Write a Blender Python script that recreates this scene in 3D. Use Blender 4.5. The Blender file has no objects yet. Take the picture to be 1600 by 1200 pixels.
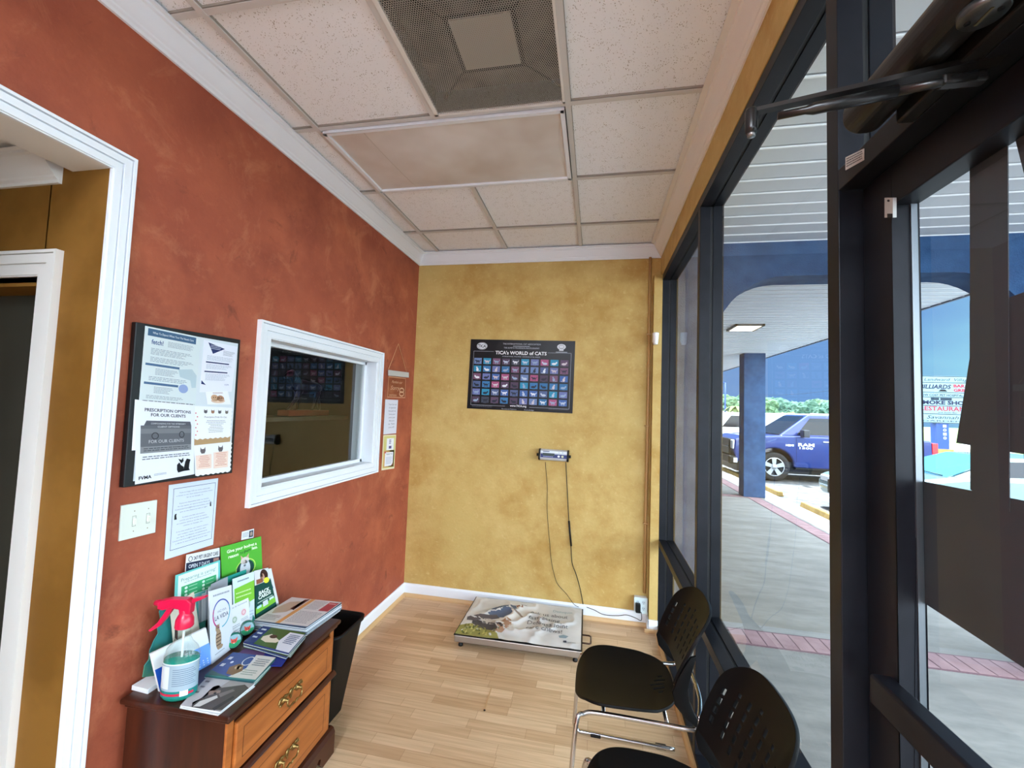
import bpy, bmesh, math, random
from mathutils import Vector, Matrix, noise
random.seed(7)
SC = bpy.context.scene
COL = SC.collection
PI = math.pi
# settings tuned against the photograph
EXPOSURE = 2.2
SKY = 0.22
SKY_BRIGHT = 2.3
SUN = 5.0
FILL_E = 2.0
FILL_W = 19.0
H = 1.62                       # eye height of the camera above the floor

# ------------------------------------------------------------------ camera
CAM_R = [[0.980939796, 0.191084844, 0.035266111], [0.023741834, 0.062267666, -0.997777061], [-0.192856013, 0.979596509, 0.056544127]]   # rows: right, down, forward
F_PX = 667.27
cam_d = bpy.data.cameras.new('camera'); cam = bpy.data.objects.new('camera', cam_d); COL.objects.link(cam)
r_, d_, f_ = [Vector(v) for v in CAM_R]
m = Matrix((r_, -d_, -f_)).transposed().to_4x4()
m.translation = Vector((0, 0, H))
cam.matrix_world = m
cam_d.sensor_fit = 'HORIZONTAL'; cam_d.sensor_width = 36.0; cam_d.lens = F_PX/1600*36.0
cam_d.clip_start = 0.02; cam_d.clip_end = 500
SC.camera = cam

# ------------------------------------------------------------------ sky, sun, exposure
SC.view_settings.view_transform = 'Standard'; SC.view_settings.look = 'None'
SC.view_settings.exposure = EXPOSURE; SC.view_settings.gamma = 1.0
SC.view_settings.use_curve_mapping = False
SC.cycles.use_denoising = True
SC.cycles.max_bounces = 10; SC.cycles.diffuse_bounces = 6; SC.cycles.transparent_max_bounces = 16
SC.cycles.sample_clamp_indirect = 8.0
SC.cycles.caustics_reflective = False; SC.cycles.caustics_refractive = False
w = bpy.data.worlds.new('sky'); SC.world = w; w.use_nodes = True
nt = w.node_tree; nt.nodes.clear()
out = nt.nodes.new('ShaderNodeOutputWorld'); bg = nt.nodes.new('ShaderNodeBackground')
tc = nt.nodes.new('ShaderNodeTexCoord'); mp = nt.nodes.new('ShaderNodeMapping')
mp.inputs['Scale'].default_value = (1.0, 1.0, 3.2)
nz = nt.nodes.new('ShaderNodeTexNoise'); nz.inputs['Scale'].default_value = 2.2; nz.inputs['Detail'].default_value = 6
cr = nt.nodes.new('ShaderNodeValToRGB')
cr.color_ramp.elements[0].position = 0.36; cr.color_ramp.elements[0].color = (0.20, 0.40, 0.80, 1)
cr.color_ramp.elements[1].position = 0.70; cr.color_ramp.elements[1].color = (0.34, 0.72, 0.95, 1)
# brighter, paler cloud towards the right (+X), darker storm blue towards +Y
sep = nt.nodes.new('ShaderNodeSeparateXYZ'); ma = nt.nodes.new('ShaderNodeMath'); ma.operation = 'MULTIPLY_ADD'
ma.inputs[1].default_value = 3.3; ma.inputs[2].default_value = -1.73
ad = nt.nodes.new('ShaderNodeMath'); ad.operation = 'ADD'; ad.use_clamp = True
L = nt.links.new
L(tc.outputs['Generated'], mp.inputs['Vector']); L(mp.outputs[0], nz.inputs['Vector'])
L(tc.outputs['Generated'], sep.inputs[0]); L(sep.outputs[0], ma.inputs[0])
L(nz.outputs[0], ad.inputs[0]); L(ma.outputs[0], ad.inputs[1]); L(ad.outputs[0], cr.inputs[0])
# the storm bank stands low over +Y; the rest of the sky is bright broken cloud
dt = nt.nodes.new('ShaderNodeVectorMath'); dt.operation = 'DOT_PRODUCT'; dt.inputs[1].default_value = (0.40, 0.91, 0.05)
L(tc.outputs['Generated'], dt.inputs[0])
mr = nt.nodes.new('ShaderNodeMapRange'); mr.inputs['From Min'].default_value = 0.88; mr.inputs['From Max'].default_value = 0.45
mr.inputs['To Min'].default_value = 0.0; mr.inputs['To Max'].default_value = 1.0
L(dt.outputs['Value'], mr.inputs['Value'])
cm = nt.nodes.new('ShaderNodeMix'); cm.data_type = 'RGBA'; cm.inputs[7].default_value = (0.80, 0.91, 1.0, 1)
L(mr.outputs[0], cm.inputs[0]); L(cr.outputs[0], cm.inputs[6]); L(cm.outputs[2], bg.inputs[0])
sm = nt.nodes.new('ShaderNodeMath'); sm.operation = 'MULTIPLY_ADD'; sm.inputs[1].default_value = SKY_BRIGHT-SKY; sm.inputs[2].default_value = SKY
L(mr.outputs[0], sm.inputs[0]); L(sm.outputs[0], bg.inputs[1]); L(bg.outputs[0], out.inputs[0])
sun_d = bpy.data.lights.new('sun', 'SUN'); sun_d.energy = SUN; sun_d.angle = 0.01; sun_d.color = (.93, .97, 1)
sun = bpy.data.objects.new('sun', sun_d); COL.objects.link(sun)
sun.rotation_euler = Vector((0.12, 0.34, 1.0)).to_track_quat('Z', 'Y').to_euler()

# ------------------------------------------------------------------ helpers: pixels of the 1600x1200 photo to points in the room
def ray(x, y):
    return r_*(x-800) + d_*(y-600) + f_*F_PX
def pX(x, y, X):
    d = ray(x, y); d = d*(X/d.x); return Vector((d.x, d.y, d.z+H))
def pY(x, y, Y):
    d = ray(x, y); d = d*(Y/d.y); return Vector((d.x, d.y, d.z+H))
def pZ(x, y, Z):
    d = ray(x, y); d = d*((Z-H)/d.z); return Vector((d.x, d.y, Z))

# ------------------------------------------------------------------ materials
def lin(c):
    return tuple(((v/255)/12.92 if v/255 <= 0.04045 else ((v/255+0.055)/1.055)**2.4) for v in c)
MATS = {}
def mat(name, col, rough=0.6, metal=0.0, spec=0.5, trans=0.0, emit=None, es=0, coat=0.0):
    if name in MATS: return MATS[name]
    m = bpy.data.materials.new(name); m.use_nodes = True
    b = m.node_tree.nodes['Principled BSDF']
    b.inputs['Base Color'].default_value = (*lin(col), 1); b.inputs['Roughness'].default_value = rough
    b.inputs['Metallic'].default_value = metal; b.inputs['Specular IOR Level'].default_value = spec
    b.inputs['Transmission Weight'].default_value = trans; b.inputs['Coat Weight'].default_value = coat
    if emit: b.inputs['Emission Color'].default_value = (*lin(emit), 1); b.inputs['Emission Strength'].default_value = es
    MATS[name] = m; return m
def ink(*c, rough=0.55):
    return mat('print_%d_%d_%d_%d' % (*c, rough*100), c, rough, spec=.22)
def nodes(m): return m.node_tree.nodes, m.node_tree.links, m.node_tree.nodes['Principled BSDF']
def noise_mix(m, c1, c2, scale=4, detail=8, lo=.35, hi=.65, rough=.6, bump=0, bscale=60, bdist=.002, vec=(1,1,1), c3=None, s3=1.3):
    n, l, b = nodes(m)
    tc = n.new('ShaderNodeTexCoord'); mp = n.new('ShaderNodeMapping'); mp.inputs['Scale'].default_value = vec
    l.new(tc.outputs['Object'], mp.inputs[0])
    nz = n.new('ShaderNodeTexNoise'); nz.inputs['Scale'].default_value = scale; nz.inputs['Detail'].default_value = detail
    nz.inputs['Roughness'].default_value = rough
    l.new(mp.outputs[0], nz.inputs['Vector'])
    r = n.new('ShaderNodeValToRGB'); r.color_ramp.elements[0].position = lo; r.color_ramp.elements[1].position = hi
    r.color_ramp.elements[0].color = (*lin(c1), 1); r.color_ramp.elements[1].color = (*lin(c2), 1)
    l.new(nz.outputs[0], r.inputs[0]); o = r.outputs[0]
    if c3:
        n3 = n.new('ShaderNodeTexNoise'); n3.inputs['Scale'].default_value = s3; n3.inputs['Detail'].default_value = 5
        l.new(mp.outputs[0], n3.inputs['Vector'])
        r3 = n.new('ShaderNodeValToRGB'); r3.color_ramp.elements[0].position = .45; r3.color_ramp.elements[1].position = .68
        r3.color_ramp.elements[0].color = (0,0,0,1); r3.color_ramp.elements[1].color = (.8,.8,.8,1)
        l.new(n3.outputs[0], r3.inputs[0])
        mx = n.new('ShaderNodeMix'); mx.data_type = 'RGBA'
        l.new(r3.outputs[0], mx.inputs[0]); l.new(o, mx.inputs[6]); mx.inputs[7].default_value = (*lin(c3), 1); o = mx.outputs[2]
    l.new(o, b.inputs['Base Color'])
    if bump:
        nb = n.new('ShaderNodeTexNoise'); nb.inputs['Scale'].default_value = bscale; nb.inputs['Detail'].default_value = 4
        l.new(tc.outputs['Object'], nb.inputs['Vector'])
        bp = n.new('ShaderNodeBump'); bp.inputs['Strength'].default_value = bump; bp.inputs['Distance'].default_value = bdist
        l.new(nb.outputs[0], bp.inputs['Height']); l.new(bp.outputs[0], b.inputs['Normal'])
    return m

# ------------------------------------------------------------------ helpers: meshes
class MB:
    def __init__(s): s.v = []; s.f = []; s.fm = []; s.mats = []; s.sm = []
    def mi(s, m):
        if m not in s.mats: s.mats.append(m)
        return s.mats.index(m)
    def add(s, vs, fs, m, smooth=False):
        o = len(s.v); s.v += [Vector(v) for v in vs]; k = s.mi(m)
        for f in fs: s.f.append([i+o for i in f]); s.fm.append(k); s.sm.append(smooth)
        return s
    def box(s, a, b, m, M=None):
        x0, x1 = sorted((a[0], b[0])); y0, y1 = sorted((a[1], b[1])); z0, z1 = sorted((a[2], b[2]))
        vs = [Vector(p) for p in ((x0,y0,z0),(x1,y0,z0),(x1,y1,z0),(x0,y1,z0),(x0,y0,z1),(x1,y0,z1),(x1,y1,z1),(x0,y1,z1))]
        if M: vs = [M @ v for v in vs]
        return s.add(vs, [(0,3,2,1),(4,5,6,7),(0,1,5,4),(1,2,6,5),(2,3,7,6),(3,0,4,7)], m)
    def prism(s, pts, dv, m, smooth=False, caps=True):          # pts: 3D loop, swept by dv
        n = len(pts); dv = Vector(dv); vs = [Vector(p) for p in pts] + [Vector(p)+dv for p in pts]
        fs = [(i, (i+1) % n, n+(i+1) % n, n+i) for i in range(n)]
        s.add(vs, fs, m, smooth)
        if caps: s.add([Vector(p) for p in pts], [tuple(range(n))][::-1], m); s.add([Vector(p)+dv for p in pts], [tuple(range(n))], m)
        return s
    def tube(s, pts, r, m, n=10, caps=True, close=False):
        pts = [Vector(p) for p in pts]; N = len(pts); rr = r if isinstance(r, (list, tuple)) else [r]*N
        vs = []; up = None
        for i, p in enumerate(pts):
            if close: t = (pts[(i+1) % N]-pts[i-1]).normalized()
            else: t = (pts[min(i+1, N-1)]-pts[max(i-1, 0)]).normalized()
            if up is None: up = t.orthogonal().normalized()
            up = (up - t*up.dot(t)).normalized(); sd = t.cross(up)
            for k in range(n):
                a = 2*PI*k/n; vs.append(p + (up*math.cos(a)+sd*math.sin(a))*rr[i])
        fs = []
        for i in range(N if close else N-1):
            for k in range(n):
                a = i*n+k; b = i*n+(k+1) % n; c = ((i+1) % N)*n+(k+1) % n; d = ((i+1) % N)*n+k
                fs.append((a, b, c, d))
        if caps and not close: fs += [tuple(range(n))[::-1], tuple((N-1)*n+k for k in range(n))]
        return s.add(vs, fs, m, True)
    def lathe(s, prof, m, c=(0,0,0), axis='Z', n=32, sx=1, sy=1, caps=True):       # prof: (radius, height)
        vs = []; c = Vector(c)
        for r, h in prof:
            for k in range(n):
                a = 2*PI*k/n; x = r*math.cos(a)*sx; y = r*math.sin(a)*sy
                vs.append(c + (Vector((x,y,h)) if axis == 'Z' else Vector((h,x,y)) if axis == 'X' else Vector((x,h,y))))
        fs = [(i*n+k, i*n+(k+1) % n, (i+1)*n+(k+1) % n, (i+1)*n+k) for i in range(len(prof)-1) for k in range(n)]
        if caps and prof[0][0] > 1e-6: fs.append(tuple(range(n))[::-1])
        if caps and prof[-1][0] > 1e-6: fs.append(tuple((len(prof)-1)*n+k for k in range(n)))
        return s.add(vs, fs, m, True)
    def sphere(s, c, r, m, n=16, sc=(1,1,1)):
        vs = []; c = Vector(c)
        for i in range(n//2+1):
            t = PI*i/(n//2)
            for k in range(n):
                a = 2*PI*k/n; vs.append(c+Vector((math.sin(t)*math.cos(a)*sc[0], math.sin(t)*math.sin(a)*sc[1], math.cos(t)*sc[2]))*r)
        fs = [(i*n+k, (i+1)*n+k, (i+1)*n+(k+1) % n, i*n+(k+1) % n) for i in range(n//2) for k in range(n)]
        return s.add(vs, fs, m, True)
    def build(s, name, parent=None, bevel=0, seg=2, label=None, solid=0, sub=0, smooth=None, weld=True):
        me = bpy.data.meshes.new(name); me.from_pydata([tuple(v) for v in s.v], [], s.f)
        for mt in s.mats: me.materials.append(mt)
        me.polygons.foreach_set('material_index', s.fm)
        me.polygons.foreach_set('use_smooth', s.sm if smooth is None else [smooth]*len(s.f))
        bm = bmesh.new(); bm.from_mesh(me)
        if weld: bmesh.ops.remove_doubles(bm, verts=bm.verts, dist=1e-6)
        bmesh.ops.recalc_face_normals(bm, faces=bm.faces); bm.to_mesh(me); bm.free(); me.update()
        o = bpy.data.objects.new(name, me); COL.objects.link(o)
        if parent is not None:
            o.parent = parent; o.matrix_parent_inverse = Matrix.LocRotScale(parent.location, parent.rotation_euler, None).inverted() if not parent.get('_local') else Matrix()
        if solid:
            md = o.modifiers.new('s', 'SOLIDIFY'); md.thickness = solid; md.offset = -1
        if bevel:
            md = o.modifiers.new('b', 'BEVEL'); md.width = bevel; md.segments = seg; md.limit_method = 'ANGLE'; md.angle_limit = .6
            md.harden_normals = False
        if sub:
            md = o.modifiers.new('u', 'SUBSURF'); md.levels = sub; md.render_levels = sub
        if label: o['label'] = label
        return o
def tag(o, label, cat, group=None, kind=None):
    if label: o['label'] = label
    if cat: o['category'] = cat
    if group: o['group'] = group
    if kind: o['kind'] = kind
    return o
def thing(name, label, cat, loc=(0,0,0), rz=0, group=None, local=False):
    o = bpy.data.objects.new(name, None); COL.objects.link(o); o.location = loc; o.rotation_euler = (0,0,rz); o.empty_display_size = .05
    if local: o['_local'] = 1
    return tag(o, label, cat, group)
def struct(o, label=None):
    o['kind'] = 'structure'
    if label: o['label'] = label
    return o
def copy_tree(o, parent=None):
    c = o.copy(); COL.objects.link(c)
    if parent is not None: c.parent = parent
    for ch in list(o.children): copy_tree(ch, c)
    return c

# flat lettering: strings turned into polygons once, then laid on a sheet
GL = {}
def glyphs(s, bold=0.0, shear=0.0):
    k = (s, bold, shear)
    if k in GL: return GL[k]
    cu = bpy.data.curves.new('t', 'FONT'); cu.body = s; cu.size = 1; cu.resolution_u = 2; cu.offset = bold; cu.shear = shear
    ob = bpy.data.objects.new('t', cu); me = ob.to_mesh()
    vs = [(v.co.x, v.co.y) for v in me.vertices]; fs = [tuple(p.vertices) for p in me.polygons]
    ob.to_mesh_clear(); bpy.data.objects.remove(ob); bpy.data.curves.remove(cu)
    GL[k] = (vs, fs); return GL[k]

def smooth_path(pts, sub=8):
    out = []; n_ = len(pts)
    for i in range(n_-1):
        p0, p1, p2, p3 = pts[max(i-1,0)], pts[i], pts[i+1], pts[min(i+2,n_-1)]
        for k in range(sub):
            u = k/sub; out.append(.5*((2*p1)+(p2-p0)*u+(2*p0-5*p1+4*p2-p3)*u*u+(3*p1-p0-p2*3+p3)*u**3))
    return out+[pts[-1]]

class Sheet(MB):
    """a printed flat thing: quad TL, TR, BR, BL in the room; everything on it is given in fractions (s right, t down)"""
    def __init__(s, q, base, thick=.0008, away=None, nseg=1, curl=0, dl=.00025):
        super().__init__(); s.q = [Vector(p) for p in q]
        TL, TR, BR, BL = s.q
        s.n = (TR-TL).cross(BL-TL).normalized()*-1          # towards the reader
        if away is not None and s.n.dot(Vector(away)) > 0: s.n = -s.n
        s.W = ((TR-TL).length+(BR-BL).length)/2; s.Hh = ((BL-TL).length+(BR-TR).length)/2; s.L = .0; s.dl = dl; s.th = thick
        if base:
            b = [p-s.n*0 for p in s.q]; bk = [p-s.n*thick for p in s.q]
            s.add(b+bk, [(0,3,2,1),(4,5,6,7),(0,1,5,4),(1,2,6,5),(2,3,7,6),(3,0,4,7)], base)
        s.up()
    def up(s): s.L += s.dl; return s
    def P(s, u, v, l=0):
        TL, TR, BR, BL = s.q
        return (TL*(1-u)+TR*u)*(1-v)+(BL*(1-u)+BR*u)*v + s.n*(s.L+l)
    def rect(s, u0, v0, u1, v1, m): return s.poly([(u0,v0),(u1,v0),(u1,v1),(u0,v1)], m)
    def poly(s, pts, m):
        s.add([s.P(*p) for p in pts], [tuple(range(len(pts)))], m); return s
    def ell(s, u, v, ru, rv, m, n=20, a0=0, a1=2*PI):
        return s.poly([(u+ru*math.cos(a0+(a1-a0)*k/n), v+rv*math.sin(a0+(a1-a0)*k/n)) for k in range(n)], m)
    def ring(s, u, v, ru, rv, w, m, n=24, a0=0, a1=2*PI):
        vs = []; wu = w; wv = w*s.W/s.Hh
        for k in range(n+1):
            a = a0+(a1-a0)*k/n
            vs += [s.P(u+ru*math.cos(a), v+rv*math.sin(a)), s.P(u+(ru-wu)*math.cos(a), v+(rv-wv)*math.sin(a))]
        s.add(vs, [(2*k, 2*k+1, 2*k+3, 2*k+2) for k in range(n)], m); return s
    def frame(s, u0, v0, u1, v1, w, m):
        wv = w*s.W/s.Hh
        s.rect(u0,v0,u1,v0+wv,m); s.rect(u0,v1-wv,u1,v1,m); s.rect(u0,v0,u0+w,v1,m); s.rect(u1-w,v0,u1,v1,m); return s
    def text(s, t, u, v, h, m, align='C', w=None, bold=0.0, shear=0.0, rot=0):   # (u, v): anchor on the baseline
        vs, fs = glyphs(t, bold, shear)
        if not vs: return s
        x0 = min(p[0] for p in vs); x1 = max(p[0] for p in vs); k = h/0.70; kx = k*s.Hh/s.W
        if w: kx = w/max(x1-x0, 1e-6)
        ox = {'C': (x0+x1)/2, 'L': x0, 'R': x1}[align]
        c_, s_ = math.cos(rot), math.sin(rot); out = []
        for p in vs:
            a, b = (p[0]-ox)*kx, p[1]*k
            out.append(s.P(u+a*c_+b*s_*s.Hh/s.W, v-b*c_+a*s_*s.W/s.Hh))
        s.add(out, fs, m); return s
    def lines(s, u0, v0, u1, v1, n, m, fill=.35, rag=.25, center=False, seed=1):
        rd = random.Random(seed); st = (v1-v0)/n
        for k in range(n):
            e = (u1-u0)*rd.uniform(0, rag); a, b = (u0+e/2, u1-e/2) if center else (u0, u1-e)
            x = a
            while x < b:                                     # words
                wl = min(rd.uniform(.04, .12)*(u1-u0), b-x); s.rect(x, v0+k*st, x+wl*.82, v0+k*st+st*fill, m); x += wl
        return s
def quad(fn, pts, val): return [fn(x, y, val) for x, y in pts]
# ------------------------------------------------------------------ room constants (camera stands at x=0, y=0)
XL = -1.568; YB = 3.50; ZC = H+1.33; XR = 0.49; XG = 0.545; XO = 0.60; YF = -3.0
RED = noise_mix(mat('terracotta_faux_finish', (162,84,60), .62, spec=.3), (138,68,50), (174,94,66), 3.2, 9, .36, .66, .62, .35, 70, .003, c3=(156,78,56), s3=1.1)
# pale scuffs in the red wall
def scuffs(m, col, sc, lo, hi, amt):
    n, l, b = nodes(m); src = b.inputs['Base Color'].links[0].from_socket
    tcn = n.new('ShaderNodeTexCoord'); nz = n.new('ShaderNodeTexNoise'); nz.inputs['Scale'].default_value = sc; nz.inputs['Detail'].default_value = 12; nz.inputs['Roughness'].default_value = .7; nz.inputs['Distortion'].default_value = .6
    l.new(tcn.outputs['Object'], nz.inputs['Vector'])
    r = n.new('ShaderNodeValToRGB'); r.color_ramp.elements[0].position = lo; r.color_ramp.elements[1].position = hi
    r.color_ramp.elements[0].color = (0,0,0,1); r.color_ramp.elements[1].color = (amt,amt,amt,1)
    mx = n.new('ShaderNodeMix'); mx.data_type = 'RGBA'; l.new(nz.outputs[0], r.inputs[0]); l.new(r.outputs[0], mx.inputs[0]); l.new(src, mx.inputs[6]); mx.inputs[7].default_value = (*lin(col), 1)
    l.new(mx.outputs[2], b.inputs['Base Color'])
scuffs(RED, (196,124,90), 4.6, .54, .74, .62)
scuffs(RED, (92,46,36), 6.5, .60, .74, .8)
scuffs(RED, (178,100,70), 22, .56, .75, .5)
YEL = noise_mix(mat('yellow_sponged_paint', (214,182,108), .65, spec=.3), (178,142,76), (202,174,110), 5, 9, .34, .66, .6, .45, 55, .004, c3=(198,172,106), s3=1.6)
scuffs(YEL, (222,200,144), 30, .56, .74, .5)
scuffs(YEL, (178,140,72), 18, .58, .76, .5)
YELH = noise_mix(mat('shaded_yellow_paint', (122,84,30), .7, spec=.2), (114,77,26), (130,90,36), 3, 4, .4, .6, bump=.15)  # the yellow wall paint, darkened to stand in for shade in the hall
WHT = mat('white_trim_paint', (228,233,240), .38, spec=.5)
WHT2 = mat('cream_trim_paint', (226,224,220), .45)
BRZ = noise_mix(mat('dark_bronze_aluminium', (24,26,32), .42, .2, spec=.25), (19,21,27), (28,30,37), 8, 3, .3, .7)
BLK = mat('black_plastic', (12,12,13), .45, spec=.3)
GRIDM = mat('white_grid_metal', (204,202,200), .4, spec=.5)
TILE = mat('mineral_fibre_tile', (212,208,203), .95, spec=.1)
n, l, b = nodes(TILE)
tcn = n.new('ShaderNodeTexCoord'); vo = n.new('ShaderNodeTexVoronoi'); vo.inputs['Scale'].default_value = 135; vo.inputs['Randomness'].default_value = 1
nz = n.new('ShaderNodeTexNoise'); nz.inputs['Scale'].default_value = 26; nz.inputs['Detail'].default_value = 3
mapn = n.new('ShaderNodeMapping'); mapn.inputs['Scale'].default_value = (1.25, .8, 1)
l.new(tcn.outputs['Object'], mapn.inputs[0]); l.new(mapn.outputs[0], vo.inputs[0]); l.new(tcn.outputs['Object'], nz.inputs[0])
sb = n.new('ShaderNodeMath'); sb.operation = 'MULTIPLY_ADD'; sb.inputs[1].default_value = -.7; sb.inputs[2].default_value = .53
l.new(nz.outputs[0], sb.inputs[0])
gt = n.new('ShaderNodeMath'); gt.operation = 'LESS_THAN'; l.new(vo.outputs[0], gt.inputs[0]); l.new(sb.outputs[0], gt.inputs[1])
mx = n.new('ShaderNodeMix'); mx.data_type = 'RGBA'; mx.inputs[6].default_value = (*lin((240,242,246)), 1); mx.inputs[7].default_value = (*lin((166,160,152)), 1)
l.new(gt.outputs[0], mx.inputs[0]); l.new(mx.outputs[2], b.inputs['Base Color'])
bp = n.new('ShaderNodeBump'); bp.inputs['Strength'].default_value = .6; bp.inputs['Distance'].default_value = -.002; l.new(gt.outputs[0], bp.inputs['Height']); l.new(bp.outputs[0], b.inputs['Normal'])
# laminate floor: three-strip planks whose strips run from wall to window
FLR = mat('oak_laminate', (196,152,106), .38, spec=.4)
n, l, b = nodes(FLR)
tcn = n.new('ShaderNodeTexCoord'); br = n.new('ShaderNodeTexBrick')
br.inputs['Scale'].default_value = 1; br.inputs['Brick Width'].default_value = .42; br.inputs['Row Height'].default_value = .066
br.inputs['Mortar Size'].default_value = .0006; br.inputs['Mortar Smooth'].default_value = 0; br.offset = .37; br.offset_frequency = 2; br.squash = .72; br.squash_frequency = 3
br.inputs['Color1'].default_value = (*lin((222,194,160)), 1); br.inputs['Color2'].default_value = (*lin((196,162,126)), 1); br.inputs['Mortar'].default_value = (*lin((150,110,74)), 1)
mg = n.new('ShaderNodeMapping'); mg.inputs['Scale'].default_value = (3, 60, 3); ng = n.new('ShaderNodeTexNoise'); ng.inputs['Scale'].default_value = 1; ng.inputs['Detail'].default_value = 6
rg = n.new('ShaderNodeValToRGB'); rg.color_ramp.elements[0].position = .3; rg.color_ramp.elements[1].position = .7; rg.color_ramp.elements[0].color = (.80,.76,.70,1); rg.color_ramp.elements[1].color = (1.05,1.05,1.05,1)
mm = n.new('ShaderNodeMix'); mm.data_type = 'RGBA'; mm.blend_type = 'MULTIPLY'; mm.inputs[0].default_value = 1
l.new(tcn.outputs['Object'], br.inputs[0]); l.new(tcn.outputs['Object'], mg.inputs[0]); l.new(mg.outputs[0], ng.inputs[0]); l.new(ng.outputs[0], rg.inputs[0])
l.new(br.outputs[0], mm.inputs[6]); l.new(rg.outputs[0], mm.inputs[7]); l.new(mm.outputs[2], b.inputs['Base Color'])

def glass(name, tint=(.93,.96,.96), ior=1.5, gain=1.0, rough=0.0):
    m = bpy.data.materials.new(name); m.use_nodes = True; n = m.node_tree.nodes; l = m.node_tree.links; n.clear()
    o = n.new('ShaderNodeOutputMaterial'); mx = n.new('ShaderNodeMixShader'); tr = n.new('ShaderNodeBsdfTransparent'); gl = n.new('ShaderNodeBsdfGlossy')
    fr = n.new('ShaderNodeFresnel'); fr.inputs[0].default_value = ior; tr.inputs[0].default_value = (*tint, 1); gl.inputs['Roughness'].default_value = rough
    g = n.new('ShaderNodeMath'); g.operation = 'MULTIPLY'; g.use_clamp = True; g.inputs[1].default_value = gain
    geo = n.new('ShaderNodeNewGeometry'); ff = n.new('ShaderNodeMath'); ff.operation = 'SUBTRACT'; ff.inputs[0].default_value = 1
    l.new(geo.outputs['Backfacing'], ff.inputs[1]); g2 = n.new('ShaderNodeMath'); g2.operation = 'MULTIPLY'
    l.new(fr.outputs[0], g.inputs[0]); l.new(g.outputs[0], g2.inputs[0]); l.new(ff.outputs[0], g2.inputs[1])
    l.new(g2.outputs[0], mx.inputs[0]); l.new(tr.outputs[0], mx.inputs[1]); l.new(gl.outputs[0], mx.inputs[2]); l.new(mx.outputs[0], o.inputs[0])
    return m
GLS = glass('window_glass', (.95,.975,.98), gain=.6)
GLI = glass('interior_window_glass', (.90,.93,.92), gain=1.6)

# ------------------------------------------------------------------ floor, walls, ceiling
struct(MB().box((-4.2, YF, -.08), (XO+.0, YB+.1, 0), FLR).build('floor'), 'light oak laminate floor of short strips')
DY0, DY1, DZ = .10, 1.068, H+.733              # door opening in the red wall
WY0, WY1, WZ0, WZ1 = 1.80, 2.83, H-.42, H+.295 # inner window opening
XW = XL-.155                                    # far face of the red wall
wl = MB()
def wallx(mb, ys, zs, holes, m0, m1, xa, xb):
    for i in range(len(ys)-1):
        for j in range(len(zs)-1):
            yc = (ys[i]+ys[i+1])/2; zc = (zs[j]+zs[j+1])/2
            if any(h[0] < yc < h[1] and h[2] < zc < h[3] for h in holes): continue
            mb.add([(xa,ys[i],zs[j]),(xa,ys[i+1],zs[j]),(xa,ys[i+1],zs[j+1]),(xa,ys[i],zs[j+1])], [(0,1,2,3)], m0)
            mb.add([(xb,ys[i],zs[j]),(xb,ys[i+1],zs[j]),(xb,ys[i+1],zs[j+1]),(xb,ys[i],zs[j+1])], [(0,1,2,3)], m1)
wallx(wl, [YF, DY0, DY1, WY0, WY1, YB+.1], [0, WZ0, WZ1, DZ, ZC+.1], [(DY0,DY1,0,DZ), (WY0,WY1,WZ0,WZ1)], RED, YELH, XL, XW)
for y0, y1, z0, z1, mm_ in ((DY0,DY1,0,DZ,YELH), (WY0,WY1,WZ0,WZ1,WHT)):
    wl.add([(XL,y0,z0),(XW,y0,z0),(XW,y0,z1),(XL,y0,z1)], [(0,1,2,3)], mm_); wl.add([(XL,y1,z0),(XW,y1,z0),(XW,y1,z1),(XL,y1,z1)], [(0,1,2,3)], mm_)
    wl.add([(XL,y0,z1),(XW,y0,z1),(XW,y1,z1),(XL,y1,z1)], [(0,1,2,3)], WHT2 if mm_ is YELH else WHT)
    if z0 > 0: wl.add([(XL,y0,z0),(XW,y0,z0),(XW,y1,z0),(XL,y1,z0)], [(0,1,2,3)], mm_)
struct(wl.build('wall_left'), 'terracotta red faux finish wall')
struct(MB().box((XL-.0, YB, 0), (XO+.35, YB+.12, ZC+.1), YEL).build('wall_back'), 'mottled yellow end wall')
struct(MB().box((-4.2, YF-.12, 0), (XL, YF, ZC+.1), YEL).box((XL, YF-.12, 0), (XO, YF, ZC+.1), mat('light_bounce_white', (232,236,242), .7)).build('wall_front'), 'unseen wall behind the viewer, made white to bounce light')  # out of view; white chosen to bounce neutral light into the room
ZS = H+1.08                                      # top of the storefront frame
struct(MB().box((XR-.003, YF, ZS), (XO+.02, YB, ZC+.1), YEL).build('wall_right'), 'yellow band of wall above the storefront')
struct(MB().box((XR-.062, YB-.075, 0), (XR-.0, YB, ZS), YEL).box((XR, YB-.03, 0), (XO, YB, ZS), YEL).build('trim_1'), 'narrow yellow corner pilaster')
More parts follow.
